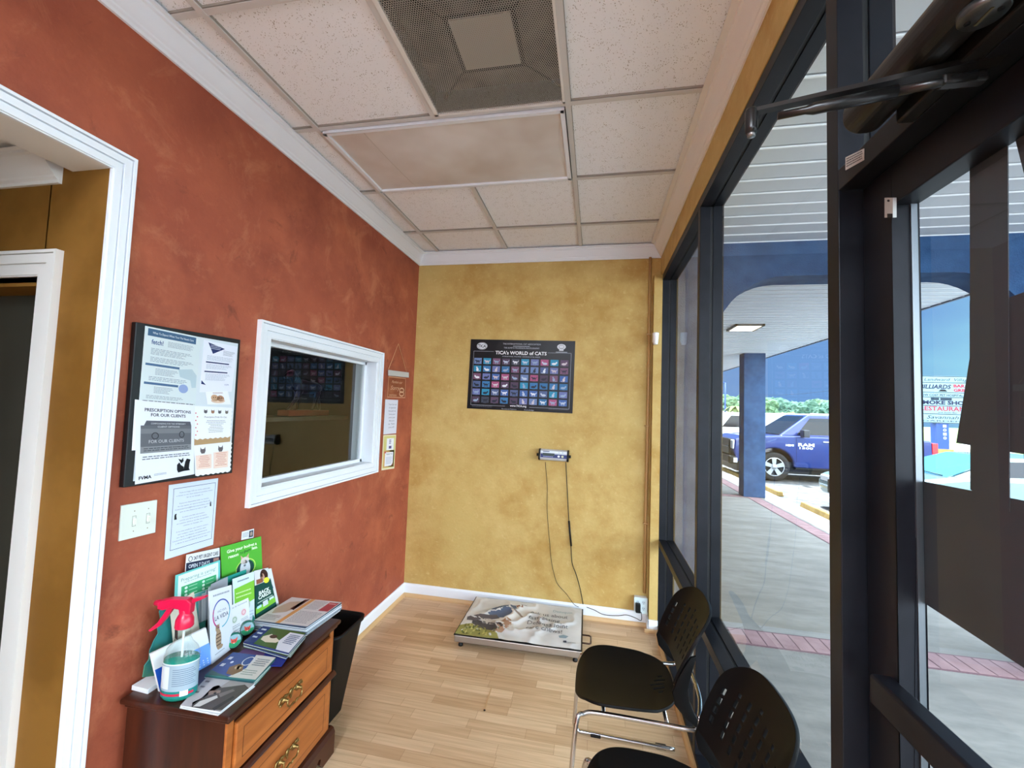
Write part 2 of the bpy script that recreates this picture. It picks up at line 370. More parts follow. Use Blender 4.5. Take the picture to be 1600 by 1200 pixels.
# hanging ceiling: slab of tiles and the grid below it
ce = MB()
gx = [-1.93, -1.37, -.765, -.148, .46]; gy = [-3.0, -2.48, -1.87, -1.26, -.65, -.04, .57, 1.165, 1.79, 2.405, 3.03, YB]
vx0, vx1, vy0, vy1 = -.753, -.160, 1.177, 1.778
for a_, b_ in (((XL-.1,YF),(XR+.1,vy0)), ((XL-.1,vy1),(XR+.1,YB)), ((XL-.1,vy0),(vx0,vy1)), ((vx1,vy0),(XR+.1,vy1))): ce.box((a_[0],a_[1],ZC+.012), (b_[0],b_[1],ZC+.13), TILE)
struct(ce.build('ceiling'), 'ceiling of white speckled acoustic tiles')
GAPM = mat('tile_edge', (150,144,136), .9)
g = MB()
def teey(x, y0, y1): g.box((x-.012, y0, ZC-.003), (x+.012, y1, ZC+.0), GRIDM); g.box((x-.014, y0, ZC+.003), (x-.012, y1, ZC+.013), GAPM); g.box((x+.012, y0, ZC+.003), (x+.014, y1, ZC+.013), GAPM); g.box((x-.012, y0, ZC), (x-.0095, y1, ZC+.012), GRIDM); g.box((x+.0095, y0, ZC), (x+.012, y1, ZC+.012), GRIDM)
def teex(y, x0, x1): g.box((x0, y-.014, ZC+.003), (x1, y+.014, ZC+.013), GAPM); g.box((x0, y-.012, ZC-.0015), (x1, y+.012, ZC+.0005), GRIDM)
teey(-1.37, YF, YB-.08); teey(-.148, YF, YB-.08); teey(-.765, YF, 1.79); teey(-.765, 2.405, YB-.08)
for y in gy[1:-1]: teex(y, XL+.07, XR-.08)
struct(g.build('trim_2'), 'white metal ceiling grid')
# crown mouldings (profile: out from the wall, up)
def crown(name, p0, p1, outv, zb, hgt=.095, dep=.078, mt=WHT, lab=None, miter=(1,1)):
    prof = [(0,0),(.010,0),(.013,.010),(.020,.016),(.022,.022),(.030,.030),(.042,.046),(.052,.062),(.058,.072),(.066,.076),(.068,.084),(dep,.088),(dep,hgt),(0,hgt)]
    p0 = Vector(p0); p1 = Vector(p1); ov = Vector(outv); t = (p1-p0).normalized(); n_ = len(prof); vs = []
    for p, s in ((p0, miter[0]), (p1, -miter[1])):
        for a, z in prof: vs.append(p + ov*a + t*(a*s) + Vector((0,0,zb+z)))
    fs = [(i,(i+1)%n_,n_+(i+1)%n_,n_+i) for i in range(n_)]+[tuple(range(n_))[::-1], tuple(range(n_,2*n_))]
    o = MB().add(vs, fs, mt, False).build(name); return struct(o, lab)
crown('trim_3', (XL,YF,0), (XL,YB,0), (1,0,0), ZC-.095, lab='white crown moulding over the red wall')
crown('trim_4', (XL,YB,0), (XR,YB,0), (0,-1,0), ZC-.095, lab='white crown moulding over the end wall')
crown('trim_5', (XR,YB,0), (XR,YF,0), (-1,0,0), ZC-.090, hgt=.09, dep=.092, lab='cream crown moulding over the storefront', mt=WHT2)
# baseboards with quarter round
SHOE = mat('oak_quarter_round', (206,170,124), .45)
def base(name, p0, p1, outv, lab, hb=.105, mb=None):
    prof = [(0,0),(.012,0),(.012,hb-.015),(.008,hb-.004),(.004,hb),(0,hb)]
    sh = [(.012,0),(.030,0),(.029,.010),(.024,.020),(.016,.027),(.012,.028)]
    p0 = Vector(p0); p1 = Vector(p1); ov = Vector(outv); m_ = MB()
    for pr, mt in ((prof, WHT), (sh, SHOE)): m_.prism([p0+ov*a+Vector((0,0,z)) for a, z in pr], p1-p0, mt)
    return struct(m_.build(name), lab)
base('baseboard_left', (XL,1.13,0), (XL,YB,0), (1,0,0), 'white baseboard with oak quarter round below the red wall')
base('baseboard_back', (XL,YB,0), (XR-.062,YB,0), (0,-1,0), 'white baseboard with oak quarter round below the yellow wall')
m_ = MB().box((XR-.075, YB-.088, .0), (XR-.0, YB-.075, .085), WHT).box((XR-.075, YB-.088, 0), (XR-.062, YB-.0, .085), WHT).box((XR-.095, YB-.108, 0), (XR, YB-.088, .022), SHOE)
struct(m_.build('baseboard_right', bevel=.002), 'white block at the foot of the corner pilaster')
struct(MB().prism([(XR-.022,0,0),(XR,0,0),(XR,0,.026),(XR-.010,0,.024),(XR-.019,0,.014)], (0,YB-.09,0), SHOE).build('trim_6'), 'oak quarter round along the storefront')
# casing of the doorway and of the inner window
def casing(name, ys, zs, wd, lab, x=XL, out=1, closed=True, m=WHT):
    mb = MB(); lay = [(0,.97,.010),(.06,.40,.016),(.46,.80,.020),(.86,1,.024)]
    (y0,y1),(z0,z1) = ys, zs
    for a, b_, d in lay:
        A, B = wd*a, wd*b_
        for yy, s in ((y0,-1),(y1,1)):
            mb.add([(x,yy+s*A,z0-(A if closed else 0)),(x,yy+s*B,z0-(B if closed else 0)),(x,yy+s*B,z1+B),(x,yy+s*A,z1+A)]+
                   [(x+out*d,yy+s*A,z0-(A if closed else 0)),(x+out*d,yy+s*B,z0-(B if closed else 0)),(x+out*d,yy+s*B,z1+B),(x+out*d,yy+s*A,z1+A)],
                   [(4,5,6,7),(0,1,5,4),(1,2,6,5),(2,3,7,6),(3,0,4,7)], m)
        for zz, s in ((z0,-1),(z1,1)) if closed else ((z1,1),):
            mb.add([(x,y0-A,zz+s*A),(x,y1+A,zz+s*A),(x,y1+B,zz+s*B),(x,y0-B,zz+s*B)]+
                   [(x+out*d,y0-A,zz+s*A),(x+out*d,y1+A,zz+s*A),(x+out*d,y1+B,zz+s*B),(x+out*d,y0-B,zz+s*B)],
                   [(4,5,6,7),(0,1,5,4),(1,2,6,5),(2,3,7,6),(3,0,4,7)], m)
    return struct(mb.build(name), lab)
casing('trim_7', (DY0, DY1), (0, DZ), .064, 'white moulded casing around the hall doorway', closed=False)
wf = casing('window_1', (WY0, WY1), (WZ0, WZ1), .080, 'white framed inner window in the red wall')
XGI = XL-.085
sash = MB()
for a, b_ in (((XGI-.015,WY0,WZ0),(XGI+.015,WY0+.022,WZ1)), ((XGI-.015,WY1-.022,WZ0),(XGI+.015,WY1,WZ1)), ((XGI-.015,WY0,WZ0),(XGI+.015,WY1,WZ0+.022)), ((XGI-.015,WY0,WZ1-.022),(XGI+.015,WY1,WZ1))): sash.box(a, b_, WHT)
sash.build('window_sash', parent=wf, bevel=.002)
MB().box((XGI-.003, WY0+.02, WZ0+.02), (XGI+.003, WY1-.02, WZ1-.02), GLI).build('pane', parent=wf, label='dark reflecting pane')

# ------------------------------------------------------------------ rooms behind the red wall
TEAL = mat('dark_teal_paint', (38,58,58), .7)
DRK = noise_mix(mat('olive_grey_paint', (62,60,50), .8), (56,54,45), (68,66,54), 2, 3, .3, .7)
hy = DY1+.002
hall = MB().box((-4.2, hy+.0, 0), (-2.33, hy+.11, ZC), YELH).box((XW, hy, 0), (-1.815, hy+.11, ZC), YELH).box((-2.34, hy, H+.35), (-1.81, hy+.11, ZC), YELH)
struct(hall.build('wall_hall'), 'yellow hallway wall beyond the doorway, darkened for shade')
struct(MB().box((-4.2, -.6, H+.80), (XW, hy, H+.86), WHT2).build('ceiling_hall'), 'plain cream ceiling of the hallway')
crown('trim_8', (-4.2, hy, 0), (XW-.045, hy, 0), (0,-1,0), H+.695, hgt=.09, miter=(0,0), mt=WHT2, lab='cream crown moulding in the hallway')
struct(MB().box((-4.2, -.7, 0), (XW, -.6, ZC), YELH).box((-4.3, -.6, 0), (-4.2, 1.1, ZC), YELH).build('wall_hall_end'), 'yellow far walls of the hallway, darkened for shade')
# casing of the hall door, face towards -y
mb = MB()
for a, b_, d in ((0,.97,.010),(.05,.45,.014),(.5,.85,.018),(.88,1,.022)):
    A, B = .085*a, .085*b_
    mb.box((-1.815+A, hy-d, 0), (-1.815+B, hy, H+.38+B), WHT2); mb.box((-2.33-B, hy-d, 0), (-2.33-A, hy, H+.38+B), WHT2)
    mb.box((-2.33-A, hy-d, H+.38+A), (-1.815+A, hy, H+.38+B), WHT2)
mb.box((-1.83, hy, 0), (-1.812, hy+.11, H+.38), WHT2).box((-2.33, hy, H+.362), (-1.812, hy+.11, H+.38), WHT2)
struct(mb.build('door_1'), 'cream casing of the inner hall door')
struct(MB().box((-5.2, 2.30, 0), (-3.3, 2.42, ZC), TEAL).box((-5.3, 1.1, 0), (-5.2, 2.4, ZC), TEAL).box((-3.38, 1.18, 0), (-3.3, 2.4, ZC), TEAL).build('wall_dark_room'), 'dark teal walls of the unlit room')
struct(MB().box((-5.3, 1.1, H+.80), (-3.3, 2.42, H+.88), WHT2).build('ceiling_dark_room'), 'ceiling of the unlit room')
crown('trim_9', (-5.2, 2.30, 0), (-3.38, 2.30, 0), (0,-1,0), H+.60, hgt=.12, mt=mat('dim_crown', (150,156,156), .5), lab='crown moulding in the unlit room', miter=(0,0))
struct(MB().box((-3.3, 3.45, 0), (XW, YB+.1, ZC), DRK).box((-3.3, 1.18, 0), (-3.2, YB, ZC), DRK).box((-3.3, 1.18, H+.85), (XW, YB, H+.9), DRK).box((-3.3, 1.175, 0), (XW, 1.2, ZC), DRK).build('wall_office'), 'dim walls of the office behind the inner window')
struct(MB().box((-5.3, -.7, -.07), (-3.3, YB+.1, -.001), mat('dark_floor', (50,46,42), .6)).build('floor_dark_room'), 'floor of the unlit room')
q = [Vector((-4.10, 2.285, H+.335)), Vector((-3.62, 2.285, H+.325)), Vector((-3.62, 2.285, H-.18)), Vector((-4.12, 2.285, H-.18))]
s = Sheet(q, ink(150,165,175), away=(0,1,0))
s.rect(0,0,1,.26,ink(8,8,10)); s.up()
s.text("DON'T USE", .10, .13, .07, ink(170,180,190), 'L', bold=.02); s.text("THREAT US", .10, .23, .07, ink(170,180,190), 'L', bold=.02)
for u, v in ((.22,.46),(.55,.40),(.36,.63),(.60,.76),(.8,.55)): s.ell(u, v, .07, .045, ink(30,32,36))
s.lines(.1,.55,.28,.72,6,ink(70,78,84)); s.lines(.1,.8,.5,.9,3,ink(60,66,72))
tag(s.build('wall_poster'), 'black and pale blue warning poster on the dark wall beyond the hall door', 'poster')
# dark office chair seen low through the hall door
t = thing('office_chair', 'black padded chair standing in the unlit room beyond the hall door', 'chair', (-4.0,1.75,0))
MB().box((-4.28,1.45,.38),(-3.72,2.0,.47), BLK).build('seat', t, bevel=.03)
MB().box((-4.26,1.92,.471),(-3.74,2.0,1.0), BLK).build('backrest', t, bevel=.03)
MB().tube([(-4,1.73,.05),(-4,1.73,.38)], .03, BLK, 12).build('gas_column', t)
for k in range(5): a = 2*PI*k/5; MB().tube([(-4,1.73,.07),(-4+.28*math.cos(a),1.73+.28*math.sin(a),.045)], [.022,.014], BLK, 8).sphere((-4+.28*math.cos(a),1.73+.28*math.sin(a),.027), .026, BLK, 8).build('leg', t)

# ------------------------------------------------------------------ things in the ceiling
t = thing('air_vent', 'square return air grille of perforated grey metal in the ceiling, dark with dust', 'air vent', (-.4565, 1.478, ZC))
x0, x1, y0, y1 = -.753, -.160, 1.177, 1.778
PERF = bpy.data.materials.new('perforated_metal'); PERF.use_nodes = True
n, l, b = nodes(PERF); b.inputs['Base Color'].default_value = (*lin((176,174,166)), 1); b.inputs['Roughness'].default_value = .5
tcn = n.new('ShaderNodeTexCoord')
def hole_layer(off):
    mpn = n.new('ShaderNodeMapping'); mpn.inputs['Scale'].default_value = (118, 68, 0); mpn.inputs['Location'].default_value = (off, off, 0)
    l.new(tcn.outputs['Object'], mpn.inputs[0]); fr = n.new('ShaderNodeVectorMath'); fr.operation = 'FRACTION'; l.new(mpn.outputs[0], fr.inputs[0])
    su = n.new('ShaderNodeVectorMath'); su.operation = 'SUBTRACT'; su.inputs[1].default_value = (.5,.5,0); l.new(fr.outputs[0], su.inputs[0])
    sc_ = n.new('ShaderNodeVectorMath'); sc_.operation = 'MULTIPLY'; sc_.inputs[1].default_value = (1,1.73,0); l.new(su.outputs[0], sc_.inputs[0])
    ln = n.new('ShaderNodeVectorMath'); ln.operation = 'LENGTH'; l.new(sc_.outputs[0], ln.inputs[0])
    lt = n.new('ShaderNodeMath'); lt.operation = 'LESS_THAN'; lt.inputs[1].default_value = .40; l.new(ln.outputs['Value'], lt.inputs[0]); return lt.outputs[0]
mxh = n.new('ShaderNodeMath'); mxh.operation = 'MAXIMUM'; l.new(hole_layer(0), mxh.inputs[0]); l.new(hole_layer(.5), mxh.inputs[1])
sbh = n.new('ShaderNodeMath'); sbh.operation = 'SUBTRACT'; sbh.inputs[0].default_value = 1; l.new(mxh.outputs[0], sbh.inputs[1]); l.new(sbh.outputs[0], b.inputs['Alpha'])
o = MB().add([(x0,y0,ZC-.004),(x1,y0,ZC-.004),(x1,y1,ZC-.004),(x0,y1,ZC-.004)], [(0,1,2,3)], PERF).build('perforated_panel', t)
mb = MB()
mb.box((x0,y0,ZC-.007),(x0+.018,y1,ZC+.004),WHT2).box((x1-.010,y0,ZC-.007),(x1,y1,ZC+.004),WHT2).box((x0,y1-.010,ZC-.007),(x1,y1,ZC+.004),WHT2).box((x0,y0,ZC-.007),(x1,y0+.012,ZC+.004),WHT2)
mb.build('grille_frame', t)
DUST = noise_mix(mat('dusty_duct_lining', (70,68,64), .9), (46,44,42), (120,116,108), 5, 3, .35, .7)
DUSTR = mat('rusty_plate', (168,164,152), .8)
mb = MB().box((x0-.01,y0-.01,ZC+.11),(x1+.01,y1+.01,ZC+.128), DUST)
for a, b_ in (((x0-.01,y0-.01),(x0+.0,y1+.01)),((x1-.0,y0-.01),(x1+.01,y1+.01)),((x0,y0-.01),(x1,y0)),((x0,y1),(x1,y1+.01))): mb.box((a[0],a[1],ZC+.0),(b_[0],b_[1],ZC+.128), DUST)
mb.build('duct_back', t)
cx_, cy_ = -.43, 1.46
mb = MB().box((cx_-.11,cy_-.11,ZC+.020),(cx_+.11,cy_+.11,ZC+.028), DUSTR)
for a in range(4):
    c_, s_ = math.cos(a*PI/2), math.sin(a*PI/2); dk = mat('black_gap', (10,10,10), .9)
    mb.add([(cx_+c_*.115-s_*.12, cy_+s_*.115+c_*.12, ZC+.024),(cx_+c_*.115+s_*.12, cy_+s_*.115-c_*.12, ZC+.024),(cx_+c_*.130+s_*.13, cy_+s_*.130-c_*.13, ZC+.024),(cx_+c_*.130-s_*.13, cy_+s_*.130+c_*.13, ZC+.024)], [(0,1,2,3)], dk)
    mb.add([(cx_+(c_-s_)*.115, cy_+(s_+c_)*.115, ZC+.024),(cx_+(c_-s_)*.13, cy_+(s_+c_)*.118, ZC+.024),(cx_+(c_-s_)*.26, cy_+(s_+c_)*.25, ZC+.024),(cx_+(c_-s_)*.25, cy_+(s_+c_)*.26, ZC+.024)], [(0,1,2,3)], dk)
mb.build('damper_plate', t)
LENS = noise_mix(mat('aged_acrylic_diffuser', (214,210,206), .45, spec=.5), (200,190,182), (220,217,214), 2.2, 3, .35, .65)
def troffer(name, x0, x1, y0, y1, label, sag=.0, lensm=None, grp=None):
    t = thing(name, label, 'ceiling light', ((x0+x1)/2,(y0+y1)/2,ZC), group=grp)
    mb = MB(); w_ = .022; fz = .016
    for a, b_ in (((x0,y0),(x1,y0+w_)),((x0,y1-w_),(x1,y1)),((x0,y0),(x0+w_,y1)),((x1-w_,y0),(x1,y1))): mb.box((a[0],a[1],ZC-fz),(b_[0],b_[1],ZC+.004),WHT)
    mb.build('light_frame', t, bevel=.003)
    lm = MB(); N = 16; vs = []
    for i in range(N+1):
        for j in range(N+1):
            u, v = i/N, j/N; z = ZC-.004-sag*math.sin(PI*u)*math.sin(PI*v)**.7
            vs.append((x0+w_+(x1-x0-2*w_)*u, y0+w_+(y1-y0-2*w_)*v, z))
    lm.add(vs, [(i*(N+1)+j,(i+1)*(N+1)+j,(i+1)*(N+1)+j+1,i*(N+1)+j+1) for i in range(N) for j in range(N)], lensm or LENS, True)
    lm.build('diffuser', t); return t
t = troffer('ceiling_light', -1.352, -.164, 1.806, 2.389, 'unlit rectangular ceiling light with a yellowed sagging diffuser, beyond the air grille', .014)
MB().tube([(-1.15+.05*k/8, 1.83+.54*k/8, ZC-.0045-.014*math.sin(PI*(.2+.02*k/8))*math.sin(PI*k/8)**.7) for k in range(9)], .0012, mat('crease', (190,180,168), .4), 6).build('crease', t)
LIT = mat('added_fill_diffuser', (255,250,240), .5, emit=(255,246,232), es=FILL_E)  # glowing lens of the two added fixtures out of view
t = troffer('ceiling_light', -1.352, -.164, -2.465, -1.885, 'added unseen fill light shaped as a ceiling light, nearer one', 0, LIT, 'added fill lights behind the viewer')
t = troffer('ceiling_light', -1.352, -.164, -1.855, -1.275, 'added unseen fill light shaped as a ceiling light, farther one', 0, LIT, 'added fill lights behind the viewer')
for yy in (-1.565, -2.175):  # unseen fill lamps added to brighten the room
    ld = bpy.data.lights.new('added_fill_lamp', 'AREA'); ld.shape = 'RECTANGLE'; ld.size = 1.1; ld.size_y = .5; ld.energy = FILL_W; ld.color = (.70, .86, 1)
    lo = bpy.data.objects.new('added_fill_lamp', ld); COL.objects.link(lo); lo.location = (-.758, yy, ZC-.02)
# ------------------------------------------------------------------ storefront (runs along y at x = XR..XO, glass at XG)
Y3, Y2, YJ = .985, 2.211, .10                   # near edges of the two mullions, hinge side of the door
GAS = mat('black_glazing_gasket', (8,8,9), .6)
def bar(mb, y0, y1, z0, z1, vertical=True):
    mb.box((XR, y0, z0), (XG-.006, y1, z1), BRZ); mb.box((XG+.006, y0, z0), (XO, y1, z1), BRZ)
    e = .004
    if vertical: mb.box((XG-.0065, y0+e, z0), (XG+.0065, y1-e, z1), GAS)
    else: mb.box((XG-.0065, y0, z0+e), (XG+.0065, y1, z1-e), GAS)
t = thing('storefront_frame', 'dark bronze aluminium storefront frame of posts and rails along the right wall', 'window frame', (XR+.05, 2.0, 0))
mb = MB(); bar(mb, YF, YB-.03, ZS-.045, ZS, False); mb.build('header', t, bevel=.0015)
for y, nm in ((YB-.075,'corner_post'), (Y2,'mullion'), (Y3,'door_post'), (YJ-.165,'door_post'), (-1.5,'mullion'), (YF,'corner_post')):
    mb = MB(); bar(mb, y, y+.045, 0, ZS-.045); mb.build(nm, t, bevel=.0015)
for y0, y1 in ((Y3+.045, Y2), (Y2+.045, YB-.075), (-1.455, -.065)):
    mb = MB(); bar(mb, y0, y1, H-.99, H-.945, False); mb.build('sill_rail', t, bevel=.0015)
    mb = MB(); bar(mb, y0, y1, 0, .05, False); mb.build('bottom_rail', t, bevel=.0015)
mb = MB(); bar(mb, -.02, Y3, H+.48, H+.525, False); mb.build('transom_bar', t, bevel=.0015)
k = 2
for y0, y1, z0, z1 in ((Y2+.045,YB-.075,.05,ZS-.045), (Y3+.045,Y2,.05,ZS-.045), (-.02,Y3,H+.525,ZS-.045), (-1.455,-.065,.05,ZS-.045)):
    o = MB().box((XG-.003, y0, z0), (XG+.003, y1, z1), GLS).build('window_%d' % k); k += 1
    struct(o, ['clear glass of the narrow far bay of the storefront','clear glass of the wide bay between mullion and door post','clear glass above the door','clear glass of the bay behind the viewer'][k-3])
struct(MB().box((XR+.01,YF+.045,.05),(XO-.01,-1.5,ZS-.045), MATS['light_bounce_white']).build('wall_light_block'), 'unseen white wall added behind the viewer to block window light')  # solid bay added out of view to cut window light near the camera
# the door
DX0, DX1, DYA, DYB, DZT = XR+.040, XR+.083, .0, .975, H+.475
dr = thing('glass_door', 'dark bronze framed glass door with paper signs stuck on it', 'door', (DX0+.02, .5, 0))
mb = MB().box((DX0,DYB-.085,.012),(DX1,DYB,DZT), BRZ).box((DX0,DYA,.012),(DX1,DYA+.095,DZT), BRZ).box((DX0,DYA+.095,DZT-.075),(DX1,DYB-.085,DZT), BRZ).box((DX0,DYA+.095,.012),(DX1,DYB-.085,.26), BRZ)
mb.build('door_frame', dr, bevel=.002)
mb = MB(); st = mat('glazing_bead', (120,126,132), .35, .8)
mb.box((DX1-.014,DYB-.0885,.26),(DX1-.004,DYB-.0851,DZT-.075), st)
mb.build('glazing_bead', dr)
XD = (DX0+DX1)/2+.012
MB().box((XD-.003, DYA+.09, .255), (XD+.003, DYB-.0855, DZT-.07), GLS).build('door_pane', dr)
# push bar across the door on the room side
zb = pX(1500,1152,DX0).z
mb = MB().prism([(DX0-.034,DYA+.02,zb-.050),(DX0-.034,DYA+.02,zb-.004),(DX0-.030,DYA+.02,zb),(DX0-.0005,DYA+.02,zb),(DX0-.0005,DYA+.02,zb-.050)], (0,DYB-DYA-.085,0), BRZ)
mb.build('push_bar', dr, bevel=.002)
MB().tube(smooth_path([Vector((DX1+a, DYB-.055, zb-b_)) for a, b_ in ((0,.10),(.035,.105),(.055,.13),(.06,.18),(.06,.30),(.055,.35),(.035,.375),(0,.38))], 5), .010, BRZ, 12).build('pull_handle', dr)
# small white latch plate high on the stile
q = quad(pX, [(1382,309),(1395,309),(1395,340),(1382,340)], DX0-.008)
s = Sheet(q, mat('latch_metal', (196,198,196), .35, .4), .006, away=(1,0,0)); s.ell(.5,.15,.16,.06,ink(40,40,42)); s.rect(.35,.8,1,1,ink(40,40,42)); s.build('latch_plate', dr)
# door closer (hydraulic, with folded arm)
CB = mat('closer_bronze', (38,37,36), .32, .5, spec=.6)
t = thing('door_closer', 'black hydraulic door closer with folded arm above the door', 'door closer', (.44,.6,H+.5))
xc = .425
def rbox(mb, x0,x1,z0,z1,y0,y1,m,r=.012,n=4):
    pts = []
    for (cx,cz,a) in ((x1-r,z1-r,0),(x0+r,z1-r,90),(x0+r,z0+r,180),(x1-r,z0+r,270)):
        for k in range(n+1): an = math.radians(a+90*k/n); pts.append((cx+r*math.cos(an), y0, cz+r*math.sin(an)))
    mb.prism(pts, (0,y1-y0,0), m)
mb = MB(); rbox(mb, .405,.466, H+.487, H+.548, .36, .80, CB, .026, 8); mb.build('closer_body', t, bevel=.002)
MB().box((.466,.38,H+.480),(XR,.77,H+.56), CB).build('mounting_plate', t, bevel=.003)
pin = pZ(1512, 26, H+.480)
MB().lathe([(0,0),(.021,0),(.023,.003),(.023,.010),(.0,.010)], mat('closer_cap', (78,80,80), .3, .7), c=(.436, pin.y, H+.478)).build('spindle_cap', t)
mb = MB()
for dx, dy in ((-.011,.008),(.010,-.009)): mb.lathe([(0,0),(.003,0),(.003,.003)], ink(5,5,5), c=(.436+dx, pin.y+dy, H+.4765), n=10)
mb.box((.4345, pin.y-.012, H+.4768), (.4375, pin.y+.012, H+.478), mat('spindle_slot', (120,112,84), .35, .7)); mb.build('spindle_screw', t)
el = pZ(1174, 190, H+.455)
a1 = pZ(1478, 127, H+.452); a2 = pZ(1640, 92, H+.470)
AM = mat('arm_steel', (58,58,58), .28, .8)
mb = MB(); u_ = (a1-el).normalized()
mb.tube([el+u_*.035, el+u_*.07, el+u_*.08, a1-u_*.05], [.0055,.0055,.0085,.0085], AM, 12); mb.tube([a1-u_*.05, a1+u_*.03], .006, AM, 10)
mb.build('forearm', t)
v_ = (a2-el).normalized(); sd = v_.cross(Vector((0,0,1))).normalized()
e2 = el+Vector((0,0,.012)); b2 = a2+Vector((0,0,.012))
mb = MB().add([e2-sd*.006, e2+sd*.006, b2+sd*.011, b2-sd*.011, e2-sd*.006+Vector((0,0,.006)), e2+sd*.006+Vector((0,0,.006)), b2+sd*.011+Vector((0,0,.008)), b2-sd*.011+Vector((0,0,.008))], [(0,3,2,1),(4,5,6,7),(0,1,5,4),(1,2,6,5),(2,3,7,6),(3,0,4,7)], AM)
mb.build('main_arm', t)
mb = MB().lathe([(0,-.018),(.008,-.018),(.009,-.012),(.009,.016),(.0075,.020),(0,.020)], AM, c=el, n=20); mb.lathe([(0,-.024),(.006,-.024),(.006,-.018),(0,-.018)], mat('pivot_pin', (150,150,150), .3, .9), c=el, n=16); mb.build('arm_pivot', t)
MB().box((a1.x-.006,a1.y-.006,H+.446),(XR,a1.y+.010,H+.460), CB).build('arm_shoe', t, bevel=.003)
# sticker on the transom bar
q = quad(pX, [(1321,246),(1350,232),(1350,250),(1321,266)], XR-.0008)
s = Sheet(q, ink(196,196,194), .0005, away=(1,0,0)); s.lines(.06,.12,.94,.9,4,ink(80,80,84),.5,.1)
tag(s.build('maker_sticker'), 'small pale sticker of fine print on the dark bar above the door', 'sticker')
# paper signs on the outside of the door glass, seen from behind; backlit shade put into their colour
BP = noise_mix(mat('backlit_shaded_sign', (66,68,72), .85, spec=.12), (60,62,66), (72,74,78), 2, 3, .3, .7)
XS = XD+.006
def sign_on_glass(name, pts, x, label):
    P_ = [pX(a, b_, x) for a, b_ in pts]; return tag(MB().prism(P_, (.0012,0,0), BP).build(name), label, 'sign', 'signs stuck on the door glass')
sign_on_glass('window_sign', [(1515,232),(1574,190),(1577,800),(1516,765)], XS, 'tall narrow backlit dark strip down the upper half of the door glass')
sign_on_glass('window_sign', [(1576,465),(1640,442),(1640,716),(1576,706),(1494,692),(1515,560),(1515,470)], XS+.003, 'wide backlit dark sign with slanting left edge halfway up the door glass')
sign_on_glass('window_sign', [(1436,751),(1640,790),(1640,1070),(1436,937)], XS+.0015, 'large backlit dark sign with sloping lower edge low on the door glass')
sign_on_glass('window_sign', [(1584,209),(1640,165),(1640,430)], XS, 'backlit dark slanting sign at the top right of the door glass')

# ------------------------------------------------------------------ outside: walkway, canopy, parking lot
CONC = noise_mix(mat('walkway_concrete', (144,141,137), .85, spec=.3), (129,127,124), (157,154,149), 2.5, 9, .35, .7, .65, .3, 40, .003, vec=(1,3,1), c3=(122,120,117), s3=.9)
PAV = noise_mix(mat('stamped_pink_brick', (156,124,128), .8), (146,114,118), (166,134,137), 6, 5, .35, .65)
PAVJ = mat('brick_joint', (112,84,92), .85)
ASPH = noise_mix(mat('sunlit_asphalt', (86,88,90), .9, spec=.3), (66,68,72), (112,112,112), 5, 10, .38, .66, .75, .5, 80, .005)
BLUE = noise_mix(mat('blue_stucco', (50,80,118), .9, spec=.1), (42,70,106), (58,90,128), 5, 6, .35, .65, .6, .8, 120, .006)
GREYS = noise_mix(mat('grey_stucco', (92,97,110), .9, spec=.2), (82,87,100), (102,107,120), 5, 6, .35, .65, .6, .8, 120, .006)
SOF = mat('white_vinyl_soffit', (204,210,216), .5)
mb = MB().box((XO, -12, -.10), (3.75, 40, -.006), CONC)
mb.box((-14, -14, -.10), (XO, YF-.12, -.006), CONC)
struct(mb.build('ground_walkway'), 'grey concrete walkway under the canopy')
def band(name, x0, x1, y0, y1, along, step, lab):
    mb = MB().box((x0,y0,-.006),(x1,y1,-.003), PAVJ)
    a = (x0 if along == 'x' else y0); e = (x1 if along == 'x' else y1); j = .008
    while a < e-.01:
        b_ = min(a+step, e)
        if along == 'x': mb.box((a+j/2,y0+.018,-.004),(b_-j/2,y1-.018,-.001), PAV)
        else: mb.box((x0+.018,a+j/2,-.004),(x1-.018,b_-j/2,-.001), PAV)
        a = b_
    return struct(mb.build(name), lab)
band('ground_brick_band', XO+.01, 3.04, 3.42, 3.66, 'x', .105, 'pink brick band crossing the walkway')
band('ground_brick_band_outer', 3.04, 3.28, -8, 26, 'y', .105, 'pink brick band along the outer edge of the walkway')
band('ground_brick_band_far', XO+.01, 3.04, 9.45, 9.69, 'x', .105, 'pink brick band crossing the walkway at the far column')
struct(MB().box((3.75,-14,-.30),(30,120,-.155), ASPH).box((-60,40,-.30),(3.75,120,-.157), ASPH).build('ground_parking'), 'sunlit asphalt parking lot')
GRASS = noise_mix(mat('mown_grass', (70,100,40), .95), (60,88,34), (92,118,52), 3, 6, .3, .7)
struct(MB().box((30,-20,-.3),(120,120,-.16), GRASS).box((15,30,-.3),(60,34,-.150), GRASS).build('ground_grass'), 'green grass verge beyond the parking lot')
ROAD = mat('pale_road', (150,150,148), .9)
struct(MB().box((12,36,-.3),(120,45,-.148), ROAD).build('ground_road'), 'pale road beyond the verge')
struct(MB().box((-60,120,-.3),(200,220,-.2), GRASS).box((8,45,-.3),(120,120,-.149), GRASS).build('ground_field'), 'grass beyond the road')
LINE = mat('white_lot_paint', (190,190,186), .8)
mb = MB()
for y in (5.4, 8.15, 11.0, 13.0+2.75, 18.5): mb.box((3.9,y,-.155),(9.0,y+.10,-.152), LINE)
struct(mb.build('ground_line'), 'white painted parking lines')
